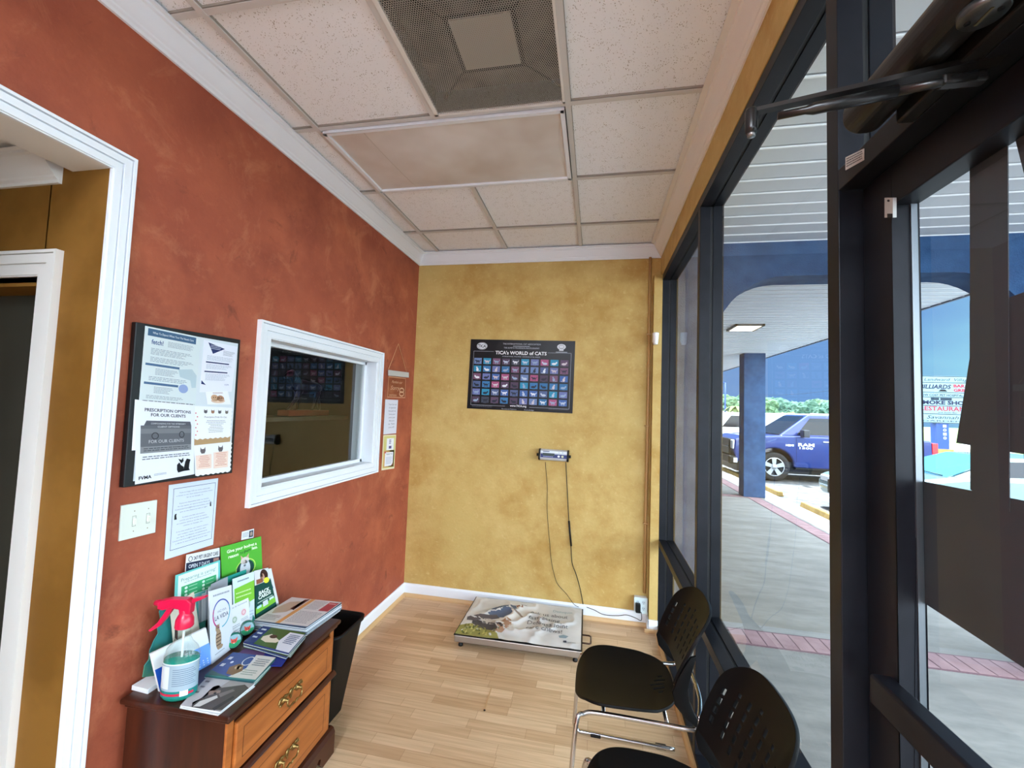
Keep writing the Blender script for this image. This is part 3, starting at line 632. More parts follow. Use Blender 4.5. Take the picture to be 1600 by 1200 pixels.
# canopy soffit of 6 inch boards, with groove between boards
mb = MB(); y = 3.415-.152*70
while y < 34:
    mb.box((XO, y+.005, H+1.31), (3.67, y+.143, H+1.33), SOF); mb.box((XO, y-.009, H+1.320), (3.67, y+.005, H+1.33), mat('soffit_groove_shade', (150,156,164), .6)); mb.box((XO, y+.002, H+1.304), (3.67, y+.010, H+1.312), mat('soffit_lip_highlight', (250,252,255), .4)); y += .152  # lip coloured brighter for caught light, groove darker for shade
mb.box((XO, -8, H+1.33), (3.67, 34, H+1.42), SOF)
struct(mb.build('ceiling_canopy'), 'white boarded soffit of the covered walkway')
struct(MB().box((3.665,-8,H+1.295),(3.69,34,H+1.9), mat('fascia_grey', (92,100,116), .6)).box((XR,-8,H+1.42),(3.69,34,H+1.9), BLUE).build('trim_10'), 'grey fascia edge of the canopy')
# exterior wall of the neighbouring unit with pilaster, beam with arch
struct(MB().box((XO-.1, YB+.12, 0), (XO+.05, 34, H+1.33), GREYS).box((XO, 3.40, 0), (.83, 3.70, H+1.31), GREYS).build('wall_exterior'), 'grey stucco wall and pilaster outside')
zt, zbm = H+1.31, H+1.045
pts = [(.83, zt), (.83, H+.40)]
for k in range(13):
    a = PI - (PI/2)*k/12; pts.append((.83+.52 + .52*math.cos(a), H+.40 + (zbm-H-.40)*math.sin(a)))
for k in range(13):
    a = PI/2 - (PI/2)*k/12; pts.append((2.40 + .52*math.cos(a), H+.40 + (zbm-H-.40)*math.sin(a)))
pts += [(2.98, H+.40), (2.98, zt)]
beam = thing('canopy_beam', 'blue stucco beam with arched underside crossing the walkway ceiling', 'beam', (1.8,3.54,H+1.31))
MB().prism([(x,3.42,z) for x, z in pts], (0,.24,0), BLUE, smooth=False).build('arched_beam', beam)
def column(y, label):
    t = thing('canopy_column', label, 'column', (3.18, y+.15, 0))
    MB().box((2.98,y,-.003),(3.39,y+.30,H+1.31), BLUE).build('column_shaft', t, bevel=.012)
    return t
column(9.5, 'square blue stucco column of the canopy standing at the walkway edge')
column(3.39, 'square blue stucco column carrying the arched beam')
# soffit light
t = thing('canopy_light', 'lit square flush light in the canopy ceiling', 'ceiling light', (2.12,6.72,H+1.31))
mb = MB(); x0,x1,y0,y1 = 1.93,2.31,6.50,6.95
for a, b_ in (((x0,y0),(x1,y0+.03)),((x0,y1-.03),(x1,y1)),((x0,y0),(x0+.03,y1)),((x1-.03,y0),(x1,y1))): mb.box((a[0],a[1],H+1.28),(b_[0],b_[1],H+1.312),mat('light_rim', (120,112,104), .5))
mb.build('light_frame', t); MB().box((x0+.03,y0+.03,H+1.285),(x1-.03,y1-.03,H+1.30), mat('lit_canopy_lens', (255,246,220), .5, emit=(255,242,214), es=2.2)).build('diffuser', t)
# wheel stops
WS = noise_mix(mat('yellowed_concrete', (150,122,66), .85), (134,108,56), (164,136,80), 5, 5)
for i, (y0, lab) in enumerate(((7.95,'yellowed concrete wheel stop nearest to the walkway door'), (10.75,'yellowed concrete wheel stop just beyond the blue column'), (13.4,'yellowed concrete wheel stop in front of the blue pickup'))):
    tag(MB().prism([(4.06,y0,-.155),(4.22,y0,-.155),(4.19,y0,-.045),(4.09,y0,-.045)], (0,1.7,0), WS).build('wheel_stop', bevel=.015), lab, 'wheel stop', 'wheel stops in the parking lot')

# ------------------------------------------------------------------ vehicles
TYRE = mat('tyre_rubber', (22,22,24), .85); RIM = mat('alloy_rim', (196,200,204), .3, .8); VGL = mat('vehicle_glass', (16,22,30), .1, spec=.35)
CHR = mat('chrome', (214,216,220), .12, 1.0)
def wheel(t, x, y, z, r, wd, side, n=5):
    o = MB().lathe([(r*.62,0),(r*.80,-.01),(r*.97,.0),(r,.03),(r,wd-.03),(r*.97,wd),(r*.6,wd)], TYRE, c=(x,y if side < 0 else y-wd,z), axis='Y', n=36, caps=False).build('wheel', t)
    mb = MB().lathe([(r*.63,.005),(r*.60,.02),(r*.58,.06),(0,.07)], mat('wheel_well', (50,52,56), .5, .5), c=(x, y if side < 0 else y-.08, z), axis='Y', n=36, caps=False)
    yo = y+.012*( 1 if side < 0 else -1)
    for k in range(n):
        a = 2*PI*k/n+.3; c_, s_ = math.cos(a), math.sin(a); w0, w1 = r*.10, r*.15
        mb.prism([(x+c_*r*.1-s_*w0,yo,z+s_*r*.1+c_*w0),(x+c_*r*.1+s_*w0,yo,z+s_*r*.1-c_*w0),(x+c_*r*.6+s_*w1,yo,z+s_*r*.6-c_*w1),(x+c_*r*.6-s_*w1,yo,z+s_*r*.6+c_*w1)], (0,.02 if side<0 else -.02,0), RIM)
    mb.lathe([(0,-.01),(r*.16,-.01),(r*.18,.02),(r*.18,.05)], RIM, c=(x,y,z), axis='Y', n=20)
    mb.lathe([(r*.60,0),(r*.64,-.006),(r*.64,.03),(r*.60,.03)], RIM, c=(x,y if side<0 else y-.02,z), axis='Y', n=36, caps=False)
    mb.build('rim', o)
def arch_profile(base_pts, arches, zlow):
    """lower edge from front to rear with wheel arches cut into it"""
    out = []
    for cx, cz, r in arches:
        a0 = math.asin(max(-1,min(1,(zlow-cz)/r)))
        for k in range(13):
            a = PI-a0 - (PI-2*a0)*k/12; out.append((cx+r*math.cos(a), cz+r*math.sin(a)))
    return base_pts + [p for p in out][::-1]
GZ = -.155
TB = noise_mix(mat('blue_car_paint', (8,36,100), .28, .2, coat=.5), (7,32,93), (10,41,108), 1, 1)
def ram(x0, y0):
    t = thing('pickup_truck', 'bright blue crew cab pickup truck parked nose towards the walkway', 'pickup truck', (x0+2.6, y0+1, GZ))
    W = 1.98; g = GZ
    low = arch_profile([(x0+.10,g+.52),(x0+.02,g+.80),(x0+.04,g+1.12),(x0+.35,g+1.22),(x0+1.25,g+1.28),(x0+4.85,g+1.30),(x0+4.92,g+.62)], [(x0+1.08,g+.42,.50),(x0+4.10,g+.42,.50)], g+.40)
    MB().prism([(x,y0,z) for x,z in low], (0,W,0), TB).build('body', t, bevel=.05, seg=3)
    # cab greenhouse
    cab = [(x0+1.20,g+1.26,0),(x0+2.02,g+1.88,.20),(x0+3.45,g+1.90,.20),(x0+3.72,g+1.28,0)]
    A = [(x,y0+.04+d,z) for x,z,d in cab]; B = [(x,y0+W-.04-d,z) for x,z,d in cab]
    MB().add(A+B, [(0,1,2,3),(4,7,6,5),(0,4,5,1),(1,5,6,2),(2,6,7,3),(3,7,4,0)], TB).build('cab', t, bevel=.05, seg=3)
    def side(u, v): # u along, v up 0..1 on the near side of the cab
        a = Vector(A[0])*(1-v)+Vector(A[1])*v; b_ = Vector(A[3])*(1-v)+Vector(A[2])*v; return a*(1-u)+b_*u+Vector((0,-.012,0))
    for (u0,u1,u2,u3), nm in (((.16,.50,.50,.10),'side_window'), ((.535,.90,.93,.535),'side_window')):
        MB().prism([side(u0,.10),side(u1,.10),side(u2,.84),side(u3,.84)], (0,.02,0), VGL).build(nm, t)
    def fr(u, v):
        a = Vector(A[0])*(1-v)+Vector(A[1])*v; b_ = Vector(B[0])*(1-v)+Vector(B[1])*v; return a*(1-u)+b_*u+Vector((-.02,0,.012))
    MB().prism([fr(.05,.06),fr(.95,.06),fr(.93,.92),fr(.07,.92)], (.01,0,-.01), VGL).build('windshield', t)
    MB().prism([(x,y0-.003,z) for x,z in ((x0+2.60,g+.60),(x0+2.612,g+.60),(x0+2.612,g+1.28),(x0+2.60,g+1.28))], (0,.01,0), ink(12,28,80)).build('door_seam', t)
    MB().prism([(x,y0-.003,z) for x,z in ((x0+1.62,g+.55),(x0+1.632,g+.55),(x0+1.632,g+1.26),(x0+1.62,g+1.26))], (0,.01,0), ink(12,28,80)).build('door_seam', t)
    for xx in (x0+2.28, x0+3.2): MB().box((xx,y0-.03,g+1.13),(xx+.24,y0+.0,g+1.165), CHR).build('door_handle', t, bevel=.01)
    mb = MB().box((x0+1.70,y0-.26,g+1.26),(x0+1.86,y0-.04,g+1.46), mat('mirror_shell', (30,34,44), .3)).box((x0+1.76,y0-.06,g+1.26),(x0+1.80,y0+.06,g+1.32), BLK); mb.build('mirror', t, bevel=.03)
    MB().box((x0-.03,y0+.28,g+.68),(x0+.06,y0+W-.28,g+1.12), mat('black_grille', (16,18,22), .3)).box((x0-.05,y0+.94,g+.68),(x0-.02,y0+1.04,g+1.12), mat('dark_chrome', (70,74,80), .25, .9)).box((x0-.05,y0+.28,g+.88),(x0-.02,y0+W-.28,g+.93), MATS['dark_chrome']).build('grille', t, bevel=.01)
    for yy in (y0+.02, y0+W-.26): MB().box((x0+.0,yy,g+.84),(x0+.30,yy+.24,g+1.10), mat('headlight_lens', (210,216,222), .1)).build('headlight', t, bevel=.03)
    MB().box((x0-.10,y0+.02,g+.42),(x0+.14,y0+W-.02,g+.66), BLK).build('front_bumper', t, bevel=.05, seg=3)
    MB().box((x0+.02,y0-.005,g+.47),(x0+.12,y0+.10,g+.60), mat('headlight_lens',(210,216,222),.1)).build('fog_light', t)
    MB().box((x0+4.84,y0-.012,g+.84),(x0+4.97,y0+.16,g+1.24), mat('red_tail_light', (206,36,44), .2)).build('tail_light', t, bevel=.01)
    MB().box((x0+1.62,y0+.02,g+.36),(x0+3.80,y0+.12,g+.46), BLK).build('running_board', t)
    MB().box((x0+.15,y0+.15,g+.22),(x0+4.8,y0+W-.15,g+.55), BLK).build('underbody', t)
    for xx in (x0+1.08, x0+4.10):
        wheel(t, xx, y0+.02, g+.40, .40, .26, -1); wheel(t, xx, y0+W-.02, g+.40, .40, .26, 1)
    def sq(x_, z_, w_, h_): return [Vector((x_,y0-.004,z_+h_)),Vector((x_+w_,y0-.004,z_+h_)),Vector((x_+w_,y0-.004,z_)),Vector((x_,y0-.004,z_))]
    bm_ = ink(222,226,230)
    s = Sheet(sq(x0+1.66,g+.93,.42,.17), None, away=(0,1,0)); s.text('RAM', .5, .55, .5, bm_, w=.95, bold=.03); s.text('1500', .5, 1.0, .32, bm_, w=.8, bold=.02); s.build('side_lettering', t)
    s = Sheet(sq(x0+1.36,g+.99,.20,.06), None, away=(0,1,0)); s.text('HEMI', .5, .95, .9, bm_, w=1, bold=.03); s.build('side_badge', t)
    return t
ram(3.86, 13.2)
SILV = mat('pale_aqua_silver_paint', (120,146,150), .25, .5, coat=1.0)
def sedan(x0, y0, paint, label, L_=4.6, W=1.78):
    t = thing('car', label, 'car', (x0+2.3, y0+W/2, GZ)); g = GZ
    low = arch_profile([(x0+.06,g+.28),(x0,g+.50),(x0+.08,g+.68),(x0+.45,g+.78),(x0+1.35,g+.92),(x0+L_-.5,g+1.0),(x0+L_-.02,g+.92),(x0+L_,g+.40)], [(x0+.88,g+.32,.37),(x0+L_-.95,g+.32,.37)], g+.24)
    MB().prism([(x,y0,z) for x,z in low], (0,W,0), paint).build('body', t, bevel=.07, seg=3)
    cab = [(x0+1.15,g+.86,.02),(x0+2.15,g+1.24,.22),(x0+3.15,g+1.26,.22),(x0+4.05,g+.96,.04)]
    A = [(x,y0+.03+d,z) for x,z,d in cab]; B = [(x,y0+W-.03-d,z) for x,z,d in cab]
    MB().add(A+B, [(0,1,2,3),(4,7,6,5),(0,4,5,1),(1,5,6,2),(2,6,7,3),(3,7,4,0)], paint).build('cab', t, bevel=.05, seg=3)
    WG = mat('aqua_windscreen', (60,112,134), .08, spec=.6, coat=.3)
    def fr(u, v):
        a = Vector(A[0])*(1-v)+Vector(A[1])*v; b_ = Vector(B[0])*(1-v)+Vector(B[1])*v; return a*(1-u)+b_*u+Vector((-.015,0,.02))
    MB().prism([fr(.04,.04),fr(.96,.04),fr(.93,.94),fr(.07,.94)], (.01,0,-.01), WG).build('windshield', t)
    MB().tube([fr(.1,.05)+Vector((-.01,0,.01)), fr(.55,.10)+Vector((-.02,0,.02))], .008, BLK, 6).build('wiper', t)
    def side(u, v):
        a = Vector(A[0])*(1-v)+Vector(A[1])*v; b_ = Vector(A[3])*(1-v)+Vector(A[2])*v; return a*(1-u)+b_*u+Vector((0,-.012,0))
    MB().prism([side(.16,.12),side(.50,.12),side(.50,.84),side(.08,.84)], (0,.02,0), VGL).build('side_window', t)
    MB().prism([side(.54,.12),side(.85,.12),side(.92,.84),side(.54,.84)], (0,.02,0), VGL).build('side_window', t)
    MB().box((x0-.02,y0+.45,g+.34),(x0+.05,y0+W-.45,g+.60), BLK).build('grille', t, bevel=.01)
    for yy in (y0+.08,y0+W-.40): MB().box((x0+.02,yy,g+.52),(x0+.22,yy+.32,g+.66), MATS['headlight_lens']).build('headlight', t, bevel=.03)
    for yy in (y0-.13, y0+W+.0): MB().box((x0+1.62,yy,g+.98),(x0+1.74,yy+.14,g+1.09), paint).build('mirror', t, bevel=.03)
    for xx in (x0+.88, x0+L_-.95):
        wheel(t, xx, y0+.02, g+.31, .31, .2, -1); wheel(t, xx, y0+W-.02, g+.31, .31, .2, 1)
    return t
sedan(4.55, 8.25, SILV, 'pale silver car with aqua windscreen parked nose in, nearer than the blue pickup')
WV = mat('white_van_paint', (222,226,226), .3, coat=.6)
def van(x0, y0):
    t = thing('van', 'white van parked beyond the blue pickup', 'van', (x0,y0,GZ)); g = GZ
    MB().prism([(x,y0,z) for x,z in arch_profile([(x0,g+.5),(x0+.05,g+1.05),(x0+.75,g+1.2),(x0+1.3,g+1.95),(x0+5,g+2.0),(x0+5.05,g+.5)], [(x0+.95,g+.38,.42),(x0+4.0,g+.38,.42)], g+.35)], (0,1.9,0), WV).build('body', t, bevel=.06)
    MB().prism([(x,y0-.01,z) for x,z in ((x0+.95,g+1.25),(x0+1.9,g+1.25),(x0+1.9,g+1.8),(x0+1.35,g+1.8))], (0,.02,0), VGL).build('side_window', t)
    for xx in (x0+.95,x0+4.0): wheel(t, xx, y0+.02, g+.38, .36, .22, -1)
van(5.0, 22.0)

# ------------------------------------------------------------------ far side of the lot
PT = mat('pole_blue_paint', (18,58,128), .6)
def far(px, Y, z): v = ray(px, 640); return Vector((v.x*Y/v.y, Y, z))
# roadside sign
YS = 30.0
c0, c1 = pY(1430,588,YS).x, pY(1530,588,YS).x
sg = thing('shop_sign', 'tall white roadside sign board of shop names on a blue post', 'sign', ((c0+c1)/2, YS, GZ))
zt_, zb_ = H+2.84, H+.0
q = [Vector((c0,YS,zt_)),Vector((c1,YS,zt_)),Vector((c1,YS,zb_)),Vector((c0,YS,zb_))]
s = Sheet(q, ink(112,134,142), .35, away=(0,1,0), dl=.006)
NB, RD, DK, TL = ink(8,16,50), ink(130,24,50), ink(8,12,22), ink(8,30,46)
for v in (.005,.135,.345,.445,.625,.80,.985): s.rect(0,v,1,v+.012,TL)
s.text('Landward  Village', .50, .105, .06, TL, w=.72, shear=.3)
s.text('BILLIARDS', .065, .27, .085, NB, 'L', w=.50, bold=.03, shear=.25); s.text('BAR', .60, .235, .06, RD, 'L', w=.18, bold=.04); s.text('GRILL', .60, .325, .06, RD, 'L', w=.24, bold=.04); s.poly([(.36,.33),(.40,.285),(.47,.285),(.50,.33)], DK)
s.text('LOW COST PET HOSPITAL 407-826-', .52, .43, .045, TL, w=.90, bold=.02)
s.rect(.24,.462,.37,.515,TL); s.rect(.39,.462,.57,.515,TL); s.text('SMOKE SHOP', .05, .60, .075, NB, 'L', w=.78, bold=.045)
s.text('RESTAURANT', .06, .735, .09, RD, 'L', w=.80, bold=.02); s.text('and Sushi Bar', .50, .785, .03, DK, w=.3)
s.text('Savannah', .42, .905, .07, TL, w=.5, shear=.35); s.text('GARDENS', .45, .965, .03, TL, w=.7)
s.build('sign_board', sg)
x0_, x1_ = pY(1464,680,YS).x, pY(1484,680,YS).x
MB().box((x0_,YS+.05,GZ),(x1_,YS+.5,zb_), PT).box((x0_-.12,YS-.1,GZ),(x1_+.12,YS+.65,GZ+.25), WS).build('sign_post', sg)
s = Sheet([Vector((x1_-.38,YS+.04,zb_-.02)),Vector((x1_-.06,YS+.04,zb_-.02)),Vector((x1_-.06,YS+.04,zb_-1.0)),Vector((x1_-.38,YS+.04,zb_-1.0))], None, away=(0,1,0), dl=.004)
for k, ch in enumerate('1010'): s.text(ch, .5, .22+.24*k, .16, ink(170,180,190), w=.55, bold=.02)
s.build('street_number', sg)
# street light
lp = far(1133, 60, GZ); st_ = thing('street_lamp', 'tall slim street lamp with one arm beyond the parking lot', 'street lamp', lp)
MB().tube([lp, lp+Vector((0,0,6.1))], [.12,.08], PT, 8).build('lamp_post', st_); MB().tube([lp+Vector((0,0,6.05)), lp+Vector((-.7,0,6.2))], .05, PT, 6).build('lamp_arm', st_)
MB().sphere(lp+Vector((-.85,0,6.15)), .30, ink(226,232,236), 10, (1,.6,.5)).build('lamp_head', st_)
MB().lathe([(0,0),(.35,0),(.35,1.0),(0,1.05)], PT, c=lp, n=12).build('lamp_base', st_)
# wire
a_, b_ = pY(1150,618,70), pY(1420,590,52)
MB_w = MB().tube([a_*(1-k/20)+b_*(k/20)+Vector((0,0,-1.3*math.sin(PI*k/20)*.5)) for k in range(21)], .022, ink(30,40,60), 5)
tag(MB_w.build('power_line'), 'thin dark overhead wire sagging across the sky above the trees', 'cable')
# banners
BN = ink(216,222,224)
for px, w_, cc, lab in ((1142,1.7,(214,60,70),'red and white roadside banner left of the blue column'), (1150,1.5,(60,90,170),'small blue and white roadside banner left of the blue column')):
    c_ = far(px, 48+(1 if px == 1150 else 0), 0); s = Sheet([c_+Vector((-w_/2,0,.85)),c_+Vector((w_/2,0,.85)),c_+Vector((w_/2,0,-.05)),c_+Vector((-w_/2,0,-.05))], BN, .06, away=(0,1,0), dl=.01)
    s.rect(.05,.15,.45,.85,ink(*cc)); s.rect(.55,.3,.92,.7,ink(*cc)); tag(s.build('roadside_banner'), lab, 'banner')
c_ = far(1283, 50, 0); s = Sheet([c_+Vector((-1,0,2.2)),c_+Vector((.9,0,2.2)),c_+Vector((.9,0,.9)),c_+Vector((-1,0,.9))], ink(206,226,238), .1, away=(0,1,0), dl=.01); s.lines(.1,.15,.9,.9,3,ink(60,100,150),.6)
o = s.build('roadside_board'); tag(o, 'pale blue roadside board above the roof of the pickup', 'sign')
# trees
LEAF = [noise_mix(mat('tree_leaves_%s' % nm, c1, .9, spec=.2), c1, c2, .9, 9, .35, .68, .75, 1.0, 2.5, .35) for nm, c1, c2 in (('blue_green', (44,74,66), (80,108,88)), ('mid_green', (54,82,62), (92,116,84)), ('yellow_green', (82,100,62), (122,132,86)))]
BARK = mat('bark', (96,84,72), .9)
def blob_tree(i, x, y, h, wd, m, name, label, group):
    rd = random.Random(100+i); t = thing(name, label, 'tree', (x,y,GZ), group=group)
    bm = bmesh.new()
    for k in range(7):
        r = wd*rd.uniform(.26,.42); cx = x+rd.uniform(-.36,.36)*wd; cy = y+rd.uniform(-.3,.3)*wd; cz = GZ+h-r-rd.uniform(0,.42)*h*.8
        if k == 0: cx, cz = x, GZ+h-r
        res = bmesh.ops.create_icosphere(bm, subdivisions=4, radius=r)
        for v in res['verts']:
            p = Vector(v.co); v.co = v.co*(1+.30*noise.fractal(p*1.9/r+Vector((i*3.1,k*2.7,0)), .8, 2.2, 5)) + Vector((cx,cy,cz))
    me = bpy.data.meshes.new('tree_crown'); bm.to_mesh(me); bm.free(); me.materials.append(m)
    o = bpy.data.objects.new('tree_crown', me); COL.objects.link(o); o.parent = t; o.matrix_parent_inverse = Matrix.Translation(-Vector((x,y,GZ)))
    MB().tube([(x,y,GZ),(x+.1,y,GZ+h*.35),(x,y,GZ+h*.7)], [.28,.2,.12], BARK, 8).build('trunk', t)
rd = random.Random(5); k = 0
tr = [(px, 62+rd.uniform(-3,5), rd.uniform(3.9,4.8)) for px in (1108,1134,1158,1186,1212,1234,1258,1282,1306,1330)]
names = ['dark green tree in the far row, seen left of the blue column','broad tree in the far row behind the street lamp','tall tree in the far row hidden mostly by the blue column','tree of the far row behind the blue column','bushy blue green tree just right of the blue column','tall rounded tree above the windscreen of the pickup','wide blue green tree above the pickup mirror','large tree above the pickup door','blue green tree at the right end of the far row','last tree of the far row beside the door post']
for i, (px, Y, h) in enumerate(tr):
    p = far(px, Y, 0); blob_tree(i, p.x, p.y, h, 4.2, LEAF[i % 2], 'broadleaf_tree', names[i], 'far row of trees beyond the road')
names2 = ['low yellow green bush below the far trees, left of the lamp','low yellow green bush just right of the blue column','rounded yellow green bush above the pickup bonnet','low pale bush above the pickup roof','low pale bush at the right end of the row','pale bush by the door post']
for i, (px, h) in enumerate(((1140,2.2),(1205,2.0),(1226,2.4),(1252,2.1),(1272,2.0),(1296,2.2))):
    p = far(px, 52, 0); blob_tree(40+i, p.x, p.y, h, 2.9, LEAF[2], 'bush', names2[i], 'low bushes in front of the far trees')
# palms
def palm(px, Y, h, label):
    p = far(px, Y, GZ); t = thing('palm_tree', label, 'palm tree', p)
    MB().tube([p, p+Vector((.1,0,h*.5)), p+Vector((0,0,h))], [.22,.16,.14], BARK, 8).build('trunk', t)
    mb = MB()
    for k in range(18):
        a = 2*PI*k/18; el_ = .9 if k % 2 else .35; dv = Vector((math.cos(a),math.sin(a),0)); sd = Vector((-math.sin(a),math.cos(a),0)); pr = []
        for j in range(6):
            u = j/5; pr.append((p+Vector((0,0,h))+dv*(1.3*u)+Vector((0,0,el_*u-1.4*u*u)), .22*math.sin(PI*min(u*.9+.08,1))))
        vs = [q_+sd*w_ for q_, w_ in pr]+[q_-sd*w_ for q_, w_ in pr]; mb.add(vs, [(j,j+1,7+j,6+j) for j in range(5)], LEAF[2])
    mb.build('palm_fronds', t)
palm(1152, 45, 2.6, 'small yellow green palm left of the blue column'); palm(1268, 62, 3.4, 'small palm with rounded head above the pickup door')
# hedge line far left and low far building
tag(MB().box((far(1090,58,0).x,58,GZ),(far(1160,58,0).x,66,GZ+1.5), mat('far_wall_grey', (150,150,142), .8)).prism([(far(1090,58,0).x-.5,57.5,GZ+1.5),(far(1160,58,0).x+.5,57.5,GZ+1.5),(far(1160,58,0).x+.5,62,GZ+2.3),(far(1090,58,0).x-.5,62,GZ+2.3)], (0,.1,.1), mat('far_roof', (120,104,96), .8)).build('low_building'), 'low grey building with a brown roof across the road', 'building')
# ------------------------------------------------------------------ things on the end wall
K = ink
Yw = YB-.003
s = Sheet(quad(pY, [(736,530),(899,533),(894.5,646),(729.5,638)], Yw-.002), K(16,14,18, rough=.3), .001, away=(0,1,0))
G1, G2 = K(176,180,190), K(214,216,222)
s.frame(.035,.17,.968,.945,.0022,G1); s.up()
s.rect(.235,.14,.75,.21,K(16,14,18,rough=.3)); s.rect(.37,.90,.60,.97,K(16,14,18,rough=.3)); s.up()
s.text("TICA's WORLD of CATS", .495, .208, .047, K(238,238,240), w=.49, bold=.02)
s.text('THE INTERNATIONAL CAT ASSOCIATION', .50, .068, .022, G1, w=.36); s.lines(.42,.085,.58,.10,1,G1,.5,0)
s.text('THE ALMETO PROFESSION PHOTOGRAPHY', .50, .125, .022, G1, w=.34); s.text('INTERNATIONAL TITLE RING  CHAMPION OF ALL BREEDS', .50, .245, .016, G1, w=.36)
s.text('www.TICA.org', .495, .945, .026, K(238,238,240), w=.155, bold=.02); s.text('Persistence Patience', .41, .99, .016, G1, w=.14); s.text('Knowledge', .60, .99, .016, G1, w=.09)
s.lines(.05,.945,.25,.975,3,K(96,98,106),.4,.1); s.lines(.78,.945,.96,.965,2,K(96,98,106),.4,.1)
s.ell(.115,.095,.052,.052,G2); s.up(); s.ring(.115,.095,.047,.047,.003,K(16,14,18,rough=.3)); s.text('TICA', .115, .115, .04, K(16,14,18,rough=.3), w=.078, bold=.03)
s.ell(.875,.085,.040,.040,G2); s.rect(.855,.11,.895,.14,G2); s.rect(.825,.155,.93,.162,G1); s.up(); s.ring(.875,.085,.026,.026,.003,K(60,62,70))
rd = random.Random(3)
cols = [K(64,120,170),K(92,72,96),K(80,64,84),K(110,132,176),K(60,112,160),K(66,70,84),K(72,104,164),K(108,118,170),K(120,84,110),K(52,140,176),K(168,88,126),K(84,100,140)]
cats = [K(226,230,236),K(190,200,216),K(44,48,60),K(206,196,200),K(150,170,196)]
for r in range(6):
    for c in range(10):
        u, v = .082+.0918*c, .315+.1105*r; s.rect(u-.037,v-.046,u+.037,v+.040,cols[rd.randrange(12)])
s.up()
for r in range(6):
    for c in range(10):
        u, v = .082+.0918*c, .315+.1105*r; m_ = cats[rd.randrange(5)]; d = rd.choice((-1,1)); ty = rd.randrange(3)
        if ty == 0:     # sitting
            s.ell(u,v+.012,.012,.024,m_,12); s.ell(u-d*.006,v-.018,.008,.011,m_,10); s.poly([(u-d*.012,v-.022),(u-d*.010,v-.036),(u-d*.004,v-.026)],m_); s.poly([(u+d*.010,v+.03),(u+d*.026,v+.026),(u+d*.024,v+.034),(u+d*.01,v+.036)],m_)
        elif ty == 1:   # lying
            s.ell(u+d*.004,v+.012,.022,.016,m_,14); s.ell(u-d*.018,v-.004,.008,.012,m_,10); s.poly([(u-d*.025,v-.008),(u-d*.023,v-.022),(u-d*.015,v-.012)],m_)
        else:           # walking
            s.ell(u,v,.019,.012,m_,12); s.ell(u-d*.020,v-.010,.007,.010,m_,10)
            for e in (-.014,-.006,.008,.015): s.rect(u+e-.002,v,u+e+.002,v+.030,m_)
            s.poly([(u+d*.016,v-.004),(u+d*.030,v-.024),(u+d*.032,v-.018),(u+d*.019,v+.004)],m_)
        s.rect(u-.014,v+.041,u+.014,v+.047,K(70,74,86))
tag(s.build('cat_poster'), 'black poster with a grid of small blue and pink cat photos on yellow wall', 'poster')

# scale display with its cables
SGR = mat('scale_grey', (196,202,210), .35, .2); NAVY = mat('navy_panel', (30,48,110), .35)
P0, P1, P2, P3 = quad(pY, [(844,702),(886,705),(885,723),(843,719)], YB-.075)
t = thing('scale_display', 'small silver and navy readout of the animal scale fixed to the yellow wall', 'scale display', ((P0.x+P1.x)/2, YB, P3.z))
ux_ = (P1-P0).normalized(); uz_ = (P0-P3).normalized(); uy_ = Vector((0,-1,0)); Wd = (P1-P0).length; Ht = (P0-P3).length
prof = [(0,.0),(.0,.035),(.008,.052),(.022,.060),(.045,.058),(.060,.05),(Ht-.010,.046),(Ht,.030),(Ht,0)]
base_ = Vector((P3.x, YB-.002, P3.z))
MB().prism([base_+uz_*a+uy_*b_ for a, b_ in prof], ux_*Wd, SGR).build('housing', t, bevel=.002)
for e, nm in ((-.014,0),(Wd,1)):
    MB().prism([base_+ux_*e+uz_*(a*1.06-.003)+uy_*(b_*1.08) for a, b_ in prof], ux_*.014, BLK).build('end_cap', t, bevel=.002)
    MB().lathe([(0,0),(.012,0),(.012,.016),(0,.016)], BLK, c=base_+ux_*(e-(.016 if nm == 0 else -.014))+uz_*.04+uy_*.03, axis='X', n=14).build('mounting_knob', t)
f0 = base_+uy_*.0612+uz_*.018
s = Sheet([f0+uz_*.060, f0+ux_*Wd+uz_*.060, f0+ux_*Wd-uy_*.000, f0], None, away=(0,1,0)); s.L = .001
s.rect(.02,.42,1,.90,NAVY); s.up(); s.rect(.10,.30,.54,.66,K(70,82,80)); s.rect(.1,.06,.35,.14,K(60,70,110)); s.ell(.70,.66,.045,.14,K(230,232,236)); s.ell(.84,.66,.045,.14,K(206,214,180)); s.ell(.70,.14,.015,.05,K(120,126,140)); s.ell(.84,.14,.02,.05,K(120,126,140)); s.lines(.12,.72,.5,.84,1,K(170,180,220),.6,0)
s.build('control_panel', t)
yc = YB-.012
pw = [pY(*p, yc) for p in ((852,722),(853,735),(855,760),(855,800),(859,850),(862,880),(868,905),(873,915),(885,928))]+[Vector((-.13,YB-.04,.115)), Vector((-.09,YB-.05,.100))]
tag(MB().tube(smooth_path(pw), .0022, BLK, 6).build('wavy_cable'), 'thin black cord hanging in a wavy line from the left of the scale display', 'cord')
pw = [pY(*p, yc) for p in ((884,722),(885,740),(887,780),(889,815),(892,853),(894,880),(900,897),(906,918),(911,944))]
t = thing('sensor_cable', 'black cable with a thick sleeve running from the display down to the scale', 'cable', pw[0]); sp = smooth_path(pw)
MB().tube(sp, .0032, BLK, 8).build('cord', t); MB().tube([pY(889,814,yc), pY(890.5,833,yc), pY(892.5,853,yc)], .0075, BLK, 10).build('cable_sleeve', t)
pw = [pY(995,952,YB-.055)]+[pZ(*p, .035) for p in ((997,966),(985,960),(968,962),(950,968),(936,966),(922,958))]
